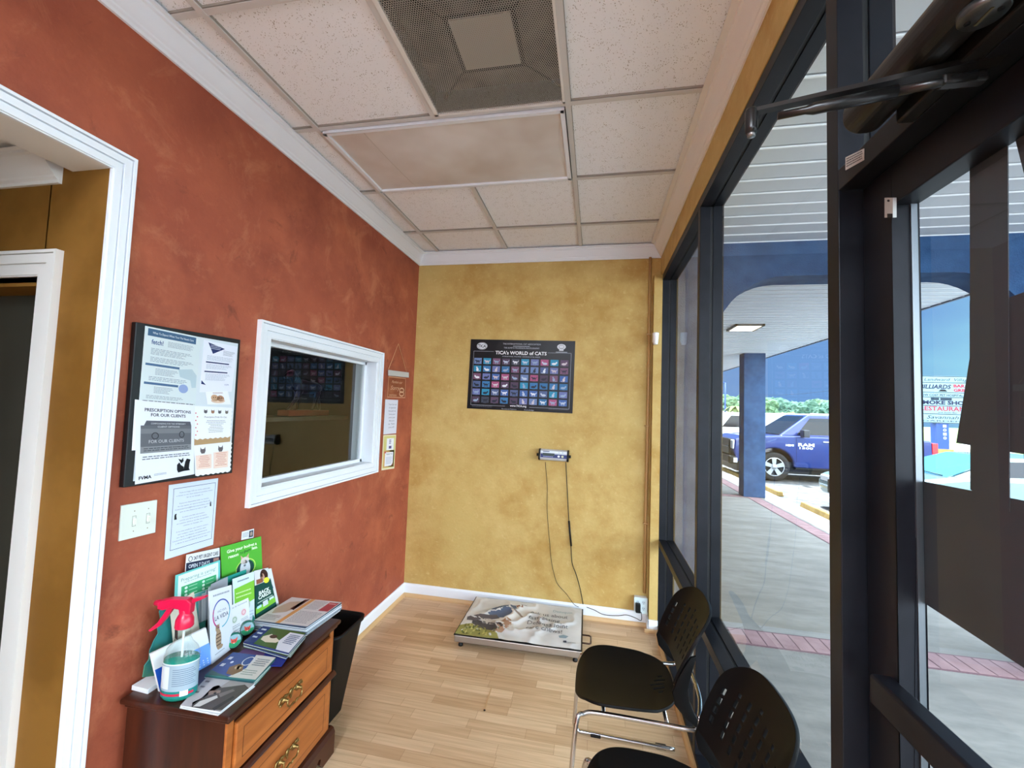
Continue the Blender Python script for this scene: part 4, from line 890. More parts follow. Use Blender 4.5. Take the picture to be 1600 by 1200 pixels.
pw = [Vector((.375,YB-.06,H-1.50)), Vector((.380,YB-.05,H-1.545)), Vector((.372,YB-.045,H-1.565)), Vector((.335,YB-.035,H-1.555)), Vector((.27,YB-.035,H-1.542)), Vector((.20,YB-.035,H-1.556)), Vector((.10,YB-.035,H-1.560)), Vector((.03,YB-.035,H-1.535)), Vector((-.03,YB-.035,H-1.52))]
tag(MB().tube(smooth_path(pw), .0025, BLK, 6).build('drooping_cable'), 'thin black cord drooping along the white baseboard to the outlet', 'cord')
# conduit, outlet box and adapter
TAN = mat('tan_painted_conduit', (186,146,92), .5)
mb = MB(); xp = .402
mb.tube([(xp,YB-.014,H-1.372),(xp-.002,YB-.013,H-.8),(xp+.002,YB-.013,H+.2),(xp,YB-.013,ZC-.09)], .0105, TAN, 14)
t = thing('conduit_pipe', 'thin tan painted conduit running up the yellow wall from the outlet to the ceiling', 'pipe', (xp,YB-.013,H-1.38)); mb.build('pipe', t)
for z in (H+.62,H-.1,H-.85): MB().box((xp-.020,YB-.027,z-.006),(xp+.016,YB-.0,z+.006), TAN).build('pipe_clip', t, bevel=.002)
t = thing('power_outlet', 'white surface outlet box with two double sockets low on the yellow wall', 'outlet', (.375,YB-.03,H-1.51))
MB().box((.325,YB-.048,H-1.510),(.418,YB,H-1.398), WHT).build('outlet_box', t, bevel=.004)
s = Sheet([Vector((.323,YB-.049,H-1.396)),Vector((.420,YB-.049,H-1.396)),Vector((.420,YB-.049,H-1.512)),Vector((.323,YB-.049,H-1.512))], mat('outlet_plate', (206,222,226), .35), .002, away=(0,1,0))
for u in (.28,.72):
    for v in (.30,.68):
        s.ell(u,v,.15,.15,K(196,212,218)); 
s.up()
for u in (.28,.72):
    for v in (.30,.68): s.rect(u-.07,v-.07,u-.04,v+.02,K(40,60,90)); s.rect(u+.03,v-.06,u+.06,v+.02,K(40,60,90)); s.ell(u,v+.07,.025,.025,K(40,60,90))
s.build('face_plate', t)
t = thing('power_adapter', 'black plug adapter in the left socket of the low outlet', 'adapter', (.35,YB-.08,H-1.5))
MB().box((.332,YB-.085,H-1.498),(.368,YB-.0505,H-1.432), BLK).build('adapter_body', t, bevel=.006, seg=3); MB().tube([(.368,YB-.07,H-1.492),(.375,YB-.06,H-1.50)], .003, BLK, 8).build('cord_relief', t)
# motion sensor on the pilaster edge
t = thing('motion_sensor', 'small white tapered sensor at the corner post beside the window', 'sensor', (.445,YB-.09,H+.53))
MB().lathe([(0,0),(.018,0),(.021,.004),(.029,.085),(.027,.09),(0,.09)], mat('white_plastic', (236,236,234), .35), c=(.440,YB-.105,H+.525), n=28, sx=.85).build('sensor_body', t)
MB().box((.42,YB-.085,H+.545),(.46,YB-.075,H+.60), MATS['white_plastic']).build('sensor_mount', t)
# nail in the floor (a split seam)
p = pZ(768,1074,.001); p2 = pZ(757,1110,.001)
tag(MB().prism([p+Vector((-.003,0,0)),p+Vector((.003,0,0)),p2+Vector((.004,0,0)),p2+Vector((-.004,0,0))], (0,0,.0015), K(196,160,118)).lathe([(0,0),(.006,0),(.006,.002),(0,.002)], K(40,26,18), c=p2, n=10).build('floor_sliver'), 'tiny pale wood sliver lying on the floor in front of the scale', 'wood sliver')

# ------------------------------------------------------------------ walk-on animal scale
t = thing('animal_scale', 'low stainless walk-on animal scale lying on the floor against the end wall', 'scale', (-.48,3.18,0))
STL = mat('brushed_steel', (168,160,152), .38, .85)
sx0, sx1, sy0, sy1 = -.905, -.055, 2.865, YB-.045
RZ = Matrix.Translation((-.48,3.18,0)) @ Matrix.Rotation(math.radians(1.0),4,'Z') @ Matrix.Translation((.48,-3.18,0))
MB().box((sx0,sy0,.032),(sx1,sy1,.078), STL, RZ).build('platform', t, bevel=.006)
MB().box((sx0-.004,sy0-.004,.0785),(sx1+.004,sy1,.084), BLK, RZ).build('rubber_edge', t, bevel=.002)
for x in (sx0+.04,sx1-.04):
    for y in (sy0+.03,sy1-.04):
        o = MB().lathe([(0,0),(.016,0),(.016,.012),(.009,.016),(.009,.034),(0,.034)], BLK, c=RZ @ Vector((x,y,0)), n=16).build('foot', t)
hp = [(sx1-.01,3.13),(sx1+.05,3.13),(sx1+.062,3.12),(sx1+.062,3.035),(sx1+.05,3.025),(sx1-.01,3.025)]
MB().tube([(x,y,.055) for x, y in hp], .0055, mat('handle_bronze', (70,48,38), .35, .6), 10).build('handle', t)
# printed mat on the scale: wrinkled sheet
def vnoise(x, y): return noise.noise(Vector((x*3.1+y*1.4,y*2.2,1.7)))*.7+noise.noise(Vector((x*7-y*4,y*5,4.1)))*.3
N1, N2 = 90, 60; vs = []
mx0, mx1, my0, my1 = sx0+.004, sx1-.006, sy0+.004, sy1-.006
def matz(u, v): 
    wv_ = abs(vnoise(u*1.6, v*1.1)); return .0850+.017*(max(0,.30-wv_)/.30)**2*math.sin(PI*min(max(u,0.02),.98))**.4*math.sin(PI*min(max(v,.02),.98))**.4
def matP(u, v, l=0): return RZ @ Vector((mx0+(mx1-mx0)*u, my1+(my0-my1)*v, matz(u,v)+l))
MATW = noise_mix(mat('vinyl_mat', (216,218,218), .34, spec=.5), (200,202,204), (226,228,230), 2.5, 3, .4, .6)
mb = MB(); mb.add([matP(i/N1,j/N2) for j in range(N2+1) for i in range(N1+1)], [(j*(N1+1)+i,j*(N1+1)+i+1,(j+1)*(N1+1)+i+1,(j+1)*(N1+1)+i) for j in range(N2) for i in range(N1)], MATW, True)
def mpoly(pts, m, lift=.0006):   # polygon drawn on the wrinkled mat: fan cut into small pieces
    bm = bmesh.new(); f = bm.faces.new([bm.verts.new((u,v,0)) for u, v in pts]); bmesh.ops.triangulate(bm, faces=bm.faces[:])
    for _ in range(3): bmesh.ops.subdivide_edges(bm, edges=[e for e in bm.edges if (e.verts[0].co-e.verts[1].co).length > .05], cuts=1, use_grid_fill=False); bmesh.ops.triangulate(bm, faces=bm.faces[:])
    bm.verts.index_update(); mb.add([matP(v.co.x,v.co.y,lift) for v in bm.verts], [tuple(v.index for v in f.verts) for f in bm.faces], m, True); bm.free()
def mtext(tx, u, v, h, w_, m, rot=0):
    vs_, fs_ = glyphs(tx, .0, 0); x0 = min(p[0] for p in vs_); x1 = max(p[0] for p in vs_); k = w_/(x1-x0); ky = h/.7
    mb.add([matP(u+(p[0]-x0)*k, v-p[1]*ky, .0024) for p in vs_], fs_, m)
GT = K(96,100,106)
for i, ln_ in enumerate(('Ask us about','fast-acting','Defensa joint','care chews!')): mtext(ln_, .545, .33+.125*i, .085, (.335,.27,.345,.30)[i], GT)
mtext('Dasuquin', .745, .19, .06, .17, K(130,160,170)); mpoly([(.82,.755),(.86,.72),(.90,.74),(.88,.79),(.83,.80)], K(130,150,160)); mtext('NUTRAMAX', .86, .90, .035, .10, K(120,126,132)); mpoly([(.86,.85),(.885,.84),(.89,.88),(.865,.89)], K(40,46,70))
# printed picture: crouching figure in a blue shirt over grass, with dog
mpoly([(.0,.80),(.10,.74),(.22,.78),(.33,.90),(.36,1),(.0,1)], K(148,146,84)); 
rd = random.Random(8)
for k in range(46):
    u, v = rd.uniform(.0,.32), rd.uniform(.80,.98); mpoly([(u,v),(u+.012,v-.05),(u+.022,v)], K(*rd.choice(((176,174,96),(110,112,60),(196,190,120),(90,96,54)))), .0010)
mpoly([(.16,.42),(.20,.28),(.30,.16),(.40,.14),(.42,.24),(.38,.36),(.33,.50),(.24,.50)], K(88,104,132)); mpoly([(.02,.58),(.12,.50),(.26,.44),(.30,.52),(.20,.60),(.10,.66),(.03,.66)], K(92,88,94), .0008)
mpoly([(.08,.64),(.16,.72),(.28,.74),(.33,.66),(.36,.72),(.28,.84),(.16,.82),(.09,.74)], K(74,72,78), .0008); mpoly([(.14,.60),(.22,.56),(.28,.60),(.28,.70),(.18,.70)], K(190,186,180), .0009)
mpoly([(.40,.14),(.46,.12),(.47,.17),(.42,.20)], K(150,110,92), .0009); mpoly([(.44,.10),(.50,.11),(.51,.15),(.46,.13)], K(80,64,56), .0011); mpoly([(.30,.66),(.36,.50),(.40,.52),(.42,.66),(.36,.86),(.31,.88)], K(168,134,112), .0010); mpoly([(.38,.70),(.43,.62),(.44,.70),(.40,.78)], K(206,200,194), .0011); mpoly([(.40,.26),(.46,.34),(.50,.44),(.49,.45),(.445,.36),(.395,.29)], K(150,140,134), .0010)
tag(mb.build('printed_mat', weld=False), 'wrinkled pale vinyl mat with printed lettering and picture lying on the animal scale', 'mat')

# ------------------------------------------------------------------ things on the red wall
Xw = XL+.0012
q = quad(pX, [(213,503),(376,531),(363,739),(193,762)], XL+.022)
t = thing('bulletin_board', 'black framed notice board covered with papers on the red wall', 'notice board', (XL,1.41,H-.3))
s = Sheet(q, mat('board_edge_black', (16,17,20), .4), .020, away=(-1,0,0)); s.build('board_frame', t, bevel=.002)
s = Sheet(quad(pX, [(227,512),(372,537),(359,734),(208,752)], XL+.0225), K(206,216,224), .0004, away=(-1,0,0)); s.build('backing_sheet', t)
def paper(name, pts, x, base_, label, cat='flyer', grp=None, art=None, th=.0006, lift=.00022):
    s = Sheet(quad(pX, pts, x), base_, th, away=(-1,0,0), dl=lift)
    if art: art(s)
    o = s.build(name); tag(o, label, cat, grp); return s
W1, W2, GY, G3 = K(214,222,234), K(228,232,240), K(120,132,148), K(160,170,182)
def a_(s):
    s.rect(.05,.02,.92,.115,K(64,96,128)); s.up(); s.text('What To Expect When Your Pet Needs Care', .5, .082, .028, K(220,230,238), w=.74)
    s.text('fetch!', .12, .215, .06, K(70,90,140), 'L', w=.20, bold=.02); s.lines(.40,.15,.88,.23,5,GY,.35,.2); s.lines(.12,.27,.86,.36,5,GY,.35,.3); s.lines(.12,.385,.9,.455,4,GY,.35,.3)
    s.rect(.05,.47,.64,.50,K(74,104,140)); s.lines(.22,.53,.62,.62,5,GY,.35,.3); s.lines(.12,.64,.8,.70,3,GY,.35,.2); s.rect(.05,.715,.64,.745,K(74,104,140)); s.lines(.22,.77,.55,.86,5,GY,.35,.3)
    s.poly([(.62,.50),(.88,.47),(.98,.55),(.98,.72),(.9,.73),(.86,.63),(.66,.60)], K(176,196,206)); s.ell(.74,.755,.09,.06,K(140,160,204)); s.lines(.1,.885,.75,.935,3,GY,.35,.3); s.lines(.05,.955,.98,.975,1,K(60,66,76),.6,0)
paper('notice_flyer', [(227,509),(313,527),(305,637),(217,630)], XL+.0240, K(206,218,222), 'pale flyer with blue bars, upper left on the notice board', art=a_)
def a_(s):
    s.poly([(.12,.03),(.62,.10),(.28,.24)], K(36,48,96)); s.up(); s.lines(.2,.07,.5,.16,3,K(200,206,226),.35,.1); s.lines(.58,.14,.95,.25,5,GY,.35,.3); s.lines(.12,.28,.92,.38,5,G3,.35,.2); s.rect(.10,.40,.80,.425,K(40,52,96)); s.lines(.12,.45,.9,.55,5,G3,.35,.3)
    s.rect(.08,.585,.78,.61,K(40,52,96)); s.lines(.12,.64,.88,.78,6,G3,.35,.3); s.poly([(.02,.77),(.16,.86),(.02,.84)], K(36,48,96)); s.text('CCFA', .80, .865, .03, K(60,80,140), w=.14)
paper('notice_flyer', [(319,531),(371,542),(362,612),(312,613)], XL+.0240, K(222,226,240), 'flyer with a navy triangle, upper right on the notice board', art=a_)
def a_(s):
    s.ell(.35,.50,.16,.26,K(196,160,130)); s.ell(.60,.55,.15,.24,K(170,130,104)); s.ell(.47,.72,.3,.18,K(214,190,170)); s.up()
    for u, v in ((.30,.45),(.39,.45),(.56,.5),(.65,.5)): s.ell(u,v,.02,.04,K(40,30,26))
    s.lines(.3,.08,.75,.22,2,K(150,100,100),.4,.1)
paper('picture_card', [(321,612),(356,611),(361,632),(324,632)], XL+.0252, W2, 'small card with a picture of two brown puppies on the notice board', 'card', art=a_)
paper('notice_flyer', [(211,624),(260,631),(256,700),(206,704)], XL+.0248, W2, 'white sheet peeking out at the left edge of the notice board', art=None)
def a_(s):
    s.text('PRESCRIPTION OPTIONS', .53, .125, .038, K(44,48,60), w=.80, bold=.025); s.text('FOR OUR CLIENTS', .53, .185, .038, K(44,48,60), w=.60, bold=.025)
    s.rect(.07,.30,.94,.64,K(96,100,108)); s.poly([(.12,.30),(.16,.24),(.92,.24),(.94,.30)], K(84,88,98)); s.up(); s.rect(.07,.56,.94,.64,K(128,132,138)); s.rect(.07,.34,.94,.40,K(116,120,126)); s.up()
    s.text('COMPOUNDING FOR THE VETERINARY', .53, .285, .020, K(206,210,216), w=.60); s.text('CLIENT OPTIONS', .53, .325, .020, K(206,210,216), w=.38); s.ring(.30,.43,.06,.045,.015,K(50,54,60)); s.ring(.76,.42,.05,.045,.015,K(50,54,60)); s.text('FOR OUR CLIENTS', .5, .52, .04, K(190,194,200), w=.6); s.lines(.12,.58,.9,.63,2,K(66,70,78),.4,.1)
    s.lines(.10,.68,.92,.735,2,K(90,96,110),.4,.1,True); BK = K(22,24,30)
    s.text('FVMA', .05, .955, .040, BK, 'L', w=.20, bold=.03); s.lines(.29,.91,.5,.94,2,GY,.4,.1)
    s.poly([(.68,.90),(.68,.83),(.72,.80),(.75,.84),(.80,.87),(.80,.93),(.70,.94)], BK); s.poly([(.79,.93),(.83,.80),(.86,.76),(.93,.78),(.91,.83),(.90,.90),(.92,.93)], BK); s.poly([(.70,.75),(.76,.77),(.79,.74),(.80,.79),(.76,.82),(.73,.79)], BK)
paper('notice_flyer', [(213,625),(304,633),(303,741),(211,757)], XL+.0262, K(222,228,242), 'white flyer titled PRESCRIPTION OPTIONS, lower left on the notice board', art=a_)
paper('kraft_sheet', [(303,685),(360,680),(359,695),(303,699)], XL+.0236, K(176,146,108), 'strip of brown kraft paper showing between the two cat cards', 'paper')
def wavy(tl, tr, br, bl, n_=9, a=1.6):
    out = []
    def ed(p, q_, amp):
        for k in range(n_*2):
            u = k/(n_*2); off = amp*(1 if k % 2 else 0); out.append((p[0]+(q_[0]-p[0])*u, p[1]+(q_[1]-p[1])*u+off))
    return ed, out
def card_wavy(pts, x, label, art):
    s = Sheet(quad(pX, pts, x), None, away=(-1,0,0), dl=.00022); P_ = []
    for (u0,v0),(u1,v1),ou,ov in (((0,0),(1,0),0,0),((1,0),(1,1),.035,0),((1,1),(0,1),0,.035)):
        for k in range(14): e = k/14; P_.append((u0+(u1-u0)*e+(ou if k % 2 else 0), v0+(v1-v0)*e+(ov if k % 2 else 0)))
    P_.append((0,1)); s.poly(P_, W2); s.up(); art(s); return tag(s.build('cat_card'), label, 'card')
def a_(s):
    for u in (.28,.47,.66,.86): s.ell(u,.17,.045,.05,K(*random.choice(((150,110,90),(90,90,96),(110,104,100))))); s.poly([(u-.045,.16),(u-.04,.09),(u-.01,.14)],K(110,100,96)); s.poly([(u+.045,.16),(u+.04,.09),(u+.01,.14)],K(110,100,96))
    s.text('Prescription Drinks For Cats', .56, .36, .06, K(80,84,100), w=.62, shear=.2); s.lines(.3,.44,.85,.86,8,GY,.3,.5,True)
    for k in range(7): s.ell(.03+.04*(k % 2), .22+.11*k, .018, .022, K(206,120,130))
card_wavy([(304,634),(362,637),(359,682),(304,686)], XL+.0256, 'wavy edged card with four little cat heads and red paw prints, notice board', a_)
def a_(s):
    for u in (.22,.70): s.poly([(u-.07,.22),(u-.06,.08),(u-.03,.15),(u+.03,.15),(u+.06,.08),(u+.07,.22),(u+.04,.30),(u-.04,.30)], K(96,92,96))
    s.rect(.03,.34,.45,.82,K(230,208,196)); s.rect(.50,.30,.93,.85,K(230,208,196)); s.up(); s.lines(.08,.38,.42,.78,7,K(196,130,116),.35,.4,True,2); s.lines(.55,.34,.90,.80,8,K(196,130,116),.35,.4,True,3)
card_wavy([(303,696),(361,690),(359,736),(305,743)], XL+.0256, 'wavy edged card with two cat heads over pale pink text boxes, notice board', a_)
# light switch
t = thing('light_switch', 'white double light switch plate on the red wall beside the doorway', 'light switch', (XL,1.255,H-.43))
s = Sheet(quad(pX, [(190,790),(246,781),(243,832),(186,846)], XL+.006), mat('ivory_plate', (216,224,216), .35), .006, away=(-1,0,0))
for u in (.36,.75):
    s.frame(u-.05,.36,u+.05,.66,.008,K(90,96,92)); s.ell(u,.22,.014,.018,K(120,112,96)); s.ell(u,.80,.014,.018,K(120,112,96))
s.build('switch_plate', t, bevel=.0015)
for u in (.36,.75):
    c_ = s.P(u,.50); MB().prism([c_+Vector((0,-.004,-.009)),c_+Vector((0,.004,-.009)),c_+Vector((0,.004,.009)),c_+Vector((0,-.004,.009))], (.006,0,-.004), mat('ivory_toggle', (226,228,216), .35)).build('toggle', t)
# notice paper below the board
def a_(s):
    NV = K(40,52,96); s.frame(.09,.06,.95,.90,.008,NV); T_ = K(84,92,116)
    L_ = [('If you are happy with our service, please take',.62,.135),('a minute to our clinic and post a positive review',.74,.175),('for us on Google. or',.34,.215),('If you are dissatisfied with our service',.60,.285),('for any reason, we want to know! Please call',.66,.325),('CustomerCare@findyourpetclinic.com and',.76,.365),('give us the chance to make it right!',.56,.405),('Si usted esta feliz con nuestro',.46,.485),('servicio, por favor tomese un minuto',.56,.525),('en nuestra clinica y escriba una positiva',.66,.565),('revision en Google, etc.',.40,.605),('Si no esta satisfecho con nuestro servicio',.66,.675),('por cualquier razon, queremos saber',.58,.715),('por favor escribanos completamente',.62,.755),('CustomerCare@findyourpetclinic.com',.78,.795),('y denos la oportunidad de hacerlo bien!',.66,.835)]
    for tx, w_, v in L_: s.text(tx, .52, v, .016, T_, w=w_)
    BK = K(16,16,20); s.poly([(.135,.49),(.135,.43),(.15,.41),(.175,.41),(.17,.44),(.185,.49)], BK); s.poly([(.855,.40),(.855,.34),(.87,.33),(.885,.39),(.885,.41)], BK)
s = paper('notice_paper', [(264,758),(341,747),(333,851),(257,875)], XL+.004, K(206,218,236), 'white letter with navy border taped to the red wall beside the light switch', 'notice', art=a_)
# hanging acrylic sign and two sheets beyond the inner window
PX_ = lambda x, y, o_=.0: pX(x, y, XL+.006+o_)
t = thing('hanging_sign', 'small clear acrylic hours sign with silver bar hanging by a cord beside the inner window', 'sign', PX_(622,590))
MB().tube([PX_(607,577),PX_(622.5,537),PX_(635,581)], .0022, mat('jute_cord', (222,170,128), .8), 6).build('hanging_cord', t)
a0, a1_, a2_, a3_ = PX_(606,578), PX_(637,582), PX_(637,590), PX_(606,587)
MB().prism([a0,a1_,a2_,a3_], (.012,0,0), mat('satin_silver', (200,204,206), .45, .3)).build('top_bar', t, bevel=.002)
q = [PX_(607,588),PX_(634,591),PX_(633,622),PX_(605,621)]
s = Sheet(q, glass('clear_acrylic', (.96,.92,.90)), .003, away=(-1,0,0)); s.frame(0,0,1,1,.02,K(206,150,120)); OR = K(214,170,140)
s.text('Pardon our', .5, .30, .13, OR, w=.6, shear=.3); s.text('Sorry', .40, .62, .2, OR, w=.5, shear=.3); s.ring(.78,.62,.14,.13,.03,OR); s.ring(.78,.80,.14,.13,.03,OR); s.lines(.1,.85,.5,.95,2,OR,.4,.2)
s.build('acrylic_panel', t)
def a_(s):
    for i, tx in enumerate(('Your fur kid','is special','because we','love your','pets just','like you','do. Thank','you all!')): s.text(tx, .58, .16+.095*i, .045, K(96,100,124), w=(.62,.52,.56,.50,.48,.42,.50,.42)[i])
paper('small_notice', [(602,624),(622,625),(619,677),(599,679)], XL+.003, K(214,216,230), 'narrow white text notice taped beneath the hanging acrylic sign', 'notice', art=a_)
def a_(s):
    s.rect(.06,.03,.96,.95,K(206,200,130)); s.rect(.10,.45,.92,.93,K(214,170,110)); s.up(); s.rect(.28,.10,.84,.44,W2); s.rect(.20,.50,.84,.90,W2); s.up(); s.lines(.46,.14,.62,.28,3,K(90,80,130),.6,.3); s.rect(.46,.32,.66,.40,K(90,80,130)); s.text('THANK YOU', .52, .58, .05, K(80,90,120), w=.5); s.lines(.28,.64,.78,.86,6,K(150,160,200),.35,.2); s.ell(.2,.50,.06,.03,K(200,90,90)); s.poly([(.7,.9),(.85,.82),(.88,.9)],K(140,90,60))
paper('picture_notice', [(599,680),(619,679),(616,732),(596,735)], XL+.003, K(226,220,190), 'yellow and orange thank you sheet taped below the narrow notice', 'notice', art=a_)
# small card on the wall above the green folder
def a_(s): s.lines(.08,.2,.55,.8,4,GY,.4,.2); s.rect(.60,.12,.95,.88,K(60,70,90)); s.up(); s.ell(.78,.5,.1,.25,K(170,150,140))
paper('wall_card', [(378,831),(397,826),(396,840),(377,844)], XL+.003, W2, 'tiny white card with a photo on the red wall above the green folder', 'card', art=a_)

# behind the inner window: dog figure on a red wooden block on a shelf
XDg = -2.30
t = thing('dog_figurine', 'dark brown walking dog figurine on a red wooden block seen through the inner window', 'figurine', pX(474,640,XDg))
b0, b1 = pX(440,634,XDg), pX(508,648,XDg); zb0 = (b0.z+b1.z)/2+.005
MB().box((XDg-.05, b0.y+.02, zb0-.045), (XDg+.05, b1.y-.02, zb0), mat('red_wood_block', (150,62,46), .5)).build('wooden_base', t, bevel=.004)
DG = mat('bronze_brown', (34,18,15), .4, spec=.5); yl = b1.y-b0.y-.04; Y_ = lambda u: b0.y+.02+yl*u; Zz = lambda v: zb0+v*yl*.62
mb = MB(); mb.tube([(XDg,Y_(.22),Zz(.62)),(XDg,Y_(.34),Zz(.60)),(XDg,Y_(.55),Zz(.60)),(XDg,Y_(.72),Zz(.60)),(XDg,Y_(.84),Zz(.60))], [.035,.060,.052,.048,.030], DG, 14)
mb.tube([(XDg,Y_(.28),Zz(.66)),(XDg,Y_(.18),Zz(.84)),(XDg,Y_(.12),Zz(.92))], [.042,.030,.026], DG, 12); mb.tube([(XDg,Y_(.16),Zz(.93)),(XDg,Y_(.08),Zz(.88)),(XDg,Y_(.0),Zz(.80))], [.030,.026,.014], DG, 12); mb.sphere((XDg+.025,Y_(.15),Zz(.82)), .02, DG, 10, (.4,.8,1.4))
mb.tube([(XDg,Y_(.84),Zz(.64)),(XDg,Y_(.94),Zz(.56)),(XDg,Y_(1.06),Zz(.58))], [.018,.012,.006], DG, 8)
for u0, u1, u2, x_ in ((.30,.20,.06,.02),(.34,.36,.34,-.02),(.74,.70,.64,.02),(.78,.90,.92,-.02)): mb.tube([(XDg+x_,Y_(u0),Zz(.50)),(XDg+x_,Y_(u1),Zz(.25)),(XDg+x_,Y_(u2),Zz(.02)),(XDg+x_,Y_(u2-.05),Zz(0))], [.026,.015,.010,.010], DG, 8)
mb.build('dog_body', t)
tag(MB().box((XDg-.16,1.9,zb0-.075),(XDg+.16,YB-.06,zb0-.046), mat('office_shelf', (74,70,58), .6)).build('shelf'), 'dim shelf carrying the dog figurine behind the inner window', 'shelf')
# ------------------------------------------------------------------ chest of drawers
WOOD = noise_mix(mat('honey_cherry_wood', (158,88,38), .34, spec=.4, coat=.15), (138,72,28), (180,106,50), 2.2, 8, .32, .7, .6, vec=(1,.9,9))
WOODD = noise_mix(mat('dark_cherry_wood_shaded', (56,23,13), .34, spec=.35, coat=.08), (42,17,10), (72,32,17), 2.5, 8, .32, .7, .6, vec=(8,.9,1))  # dark wood, darkened further to carry the shade on the chest side
BRS = mat('antique_brass', (150,124,76), .28, .95)
TH = math.radians(2.2); ztop = H-1.02
ch = thing('chest_of_drawers', 'low honey brown wooden chest of two drawers with brass pulls against the red wall', 'chest of drawers', (-1.125, 1.232, 0), TH, local=True)
CW, CD = .655, .418
def slab(mb, x0,x1,y0,y1,z0,z1,m): mb.box((x0,y0,z0),(x1,y1,z1),m)
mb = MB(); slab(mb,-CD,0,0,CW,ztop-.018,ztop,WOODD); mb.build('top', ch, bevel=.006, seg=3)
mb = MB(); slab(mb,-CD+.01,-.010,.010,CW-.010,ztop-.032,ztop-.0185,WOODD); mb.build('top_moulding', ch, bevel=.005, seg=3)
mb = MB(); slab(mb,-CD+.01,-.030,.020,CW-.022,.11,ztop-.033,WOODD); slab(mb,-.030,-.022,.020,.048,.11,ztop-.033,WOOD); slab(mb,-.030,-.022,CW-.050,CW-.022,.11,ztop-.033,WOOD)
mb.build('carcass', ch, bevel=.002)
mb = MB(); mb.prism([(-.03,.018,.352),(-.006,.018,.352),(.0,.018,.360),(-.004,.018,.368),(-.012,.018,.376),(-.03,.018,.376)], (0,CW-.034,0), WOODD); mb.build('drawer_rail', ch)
def drawer(z0, z1, lab):
    y0, y1 = .052, CW-.054
    mb = MB(); mb.box((-.032,y0,z0),(-.012,y1,z1),WOOD); o = mb.build('drawer', ch, bevel=.005, seg=3)
    mb = MB(); i = .030; gm = mat('routed_line', (84,40,16), .5)
    for a, b_ in (((y0+i,z0+i),(y1-i,z0+i+.0025)),((y0+i,z1-i-.0025),(y1-i,z1-i)),((y0+i,z0+i),(y0+i+.0025,z1-i)),((y1-i-.0025,z0+i),(y1-i,z1-i))): mb.box((-.0118,a[0],a[1]),(-.0116,b_[0],b_[1]),gm)
    mb.build('routed_border', o)
    cy, cz = (y0+y1)/2-.004, (z0+z1)/2; mb = MB(); X0 = -.0115
    for s_ in (-1,1):
        mb.lathe([(.013,0),(.014,.003),(.009,.006),(.006,.012),(.0055,.020),(0,.022)], BRS, c=(X0,cy+s_*.040,cz+.008), axis='X', n=16)
        mb.sphere((X0+.002,cy+s_*.055,cz+.018), .009, BRS, 10, (.35,1.4,.8)); mb.sphere((X0+.002,cy+s_*.055,cz-.004), .008, BRS, 10, (.35,1.3,.7)); mb.sphere((X0+.002,cy+s_*.026,cz+.014), .009, BRS, 10, (.35,1.2,.8)); mb.sphere((X0+.002,cy+s_*.066,cz+.008), .006, BRS, 8, (.3,1.8,.5))
        mb.tube(smooth_path([Vector((X0+.002,cy+s_*a,cz+b_)) for a, b_ in ((.070,.006),(.062,.020),(.048,.012),(.034,.022),(.018,.010),(.0,.020))], 4), .0028, BRS, 6)
    mb.sphere((X0+.003,cy,cz+.014), .012, BRS, 12, (.35,1.0,1.1)); mb.sphere((X0+.003,cy,cz-.002), .008, BRS, 12, (.35,.8,1.2))
    mb.tube(smooth_path([Vector((X0+x_,cy+a,cz+b_)) for a, b_, x_ in ((-.040,.008,.018),(-.043,-.008,.020),(-.028,-.020,.022),(-.010,-.016,.022),(0,-.023,.023),(.010,-.016,.022),(.028,-.020,.022),(.043,-.008,.020),(.040,.008,.018))], 5), [.0034]*41, BRS, 8)
    mb.build('drawer_handle', o, label='ornate brass handle')
drawer(.384, .545, ''); drawer(.128, .344, '')
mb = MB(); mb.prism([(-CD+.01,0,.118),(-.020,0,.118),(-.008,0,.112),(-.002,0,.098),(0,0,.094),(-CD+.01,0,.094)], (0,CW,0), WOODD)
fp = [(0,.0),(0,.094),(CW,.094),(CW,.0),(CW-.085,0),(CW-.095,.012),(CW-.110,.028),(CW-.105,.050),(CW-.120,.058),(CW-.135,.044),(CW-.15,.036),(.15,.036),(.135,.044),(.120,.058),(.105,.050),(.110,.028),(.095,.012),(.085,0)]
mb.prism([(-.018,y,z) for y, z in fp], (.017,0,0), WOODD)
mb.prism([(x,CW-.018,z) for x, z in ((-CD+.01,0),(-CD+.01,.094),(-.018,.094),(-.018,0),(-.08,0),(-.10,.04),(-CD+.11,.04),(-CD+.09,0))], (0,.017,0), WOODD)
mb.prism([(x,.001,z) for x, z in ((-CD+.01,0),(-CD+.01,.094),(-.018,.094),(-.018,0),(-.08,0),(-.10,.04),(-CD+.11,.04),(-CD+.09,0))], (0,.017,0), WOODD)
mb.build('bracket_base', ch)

# waste bin behind the chest
t = thing('waste_bin', 'black tapered plastic waste bin standing between the chest and the red wall', 'waste bin', (-1.36,2.06,0))
def rrect(cx, cy, hx, hy_, r, z, n=6):
    out = []
    for sx_, sy_, a in ((1,1,0),(-1,1,90),(-1,-1,180),(1,-1,270)):
        for k in range(n+1): an = math.radians(a+90*k/n); out.append((cx+sx_*(hx-r)+r*math.cos(an), cy+sy_*(hy_-r)+r*math.sin(an), z))
    return out
BINM = mat('bin_black_plastic', (16,16,17), .55, spec=.2)
def loft(mb, loops, m, cap0=True, cap1=True):
    n_ = len(loops[0]); vs = [p for lp_ in loops for p in lp_]; fs = [(i*n_+k, i*n_+(k+1)%n_, (i+1)*n_+(k+1)%n_, (i+1)*n_+k) for i in range(len(loops)-1) for k in range(n_)]
    mb.add(vs, fs, m, True)
    if cap0: mb.add(loops[0], [tuple(range(n_))], m)
    if cap1: mb.add(loops[-1], [tuple(range(n_))], m)
hb = .475; bx, by = -1.372, 2.075
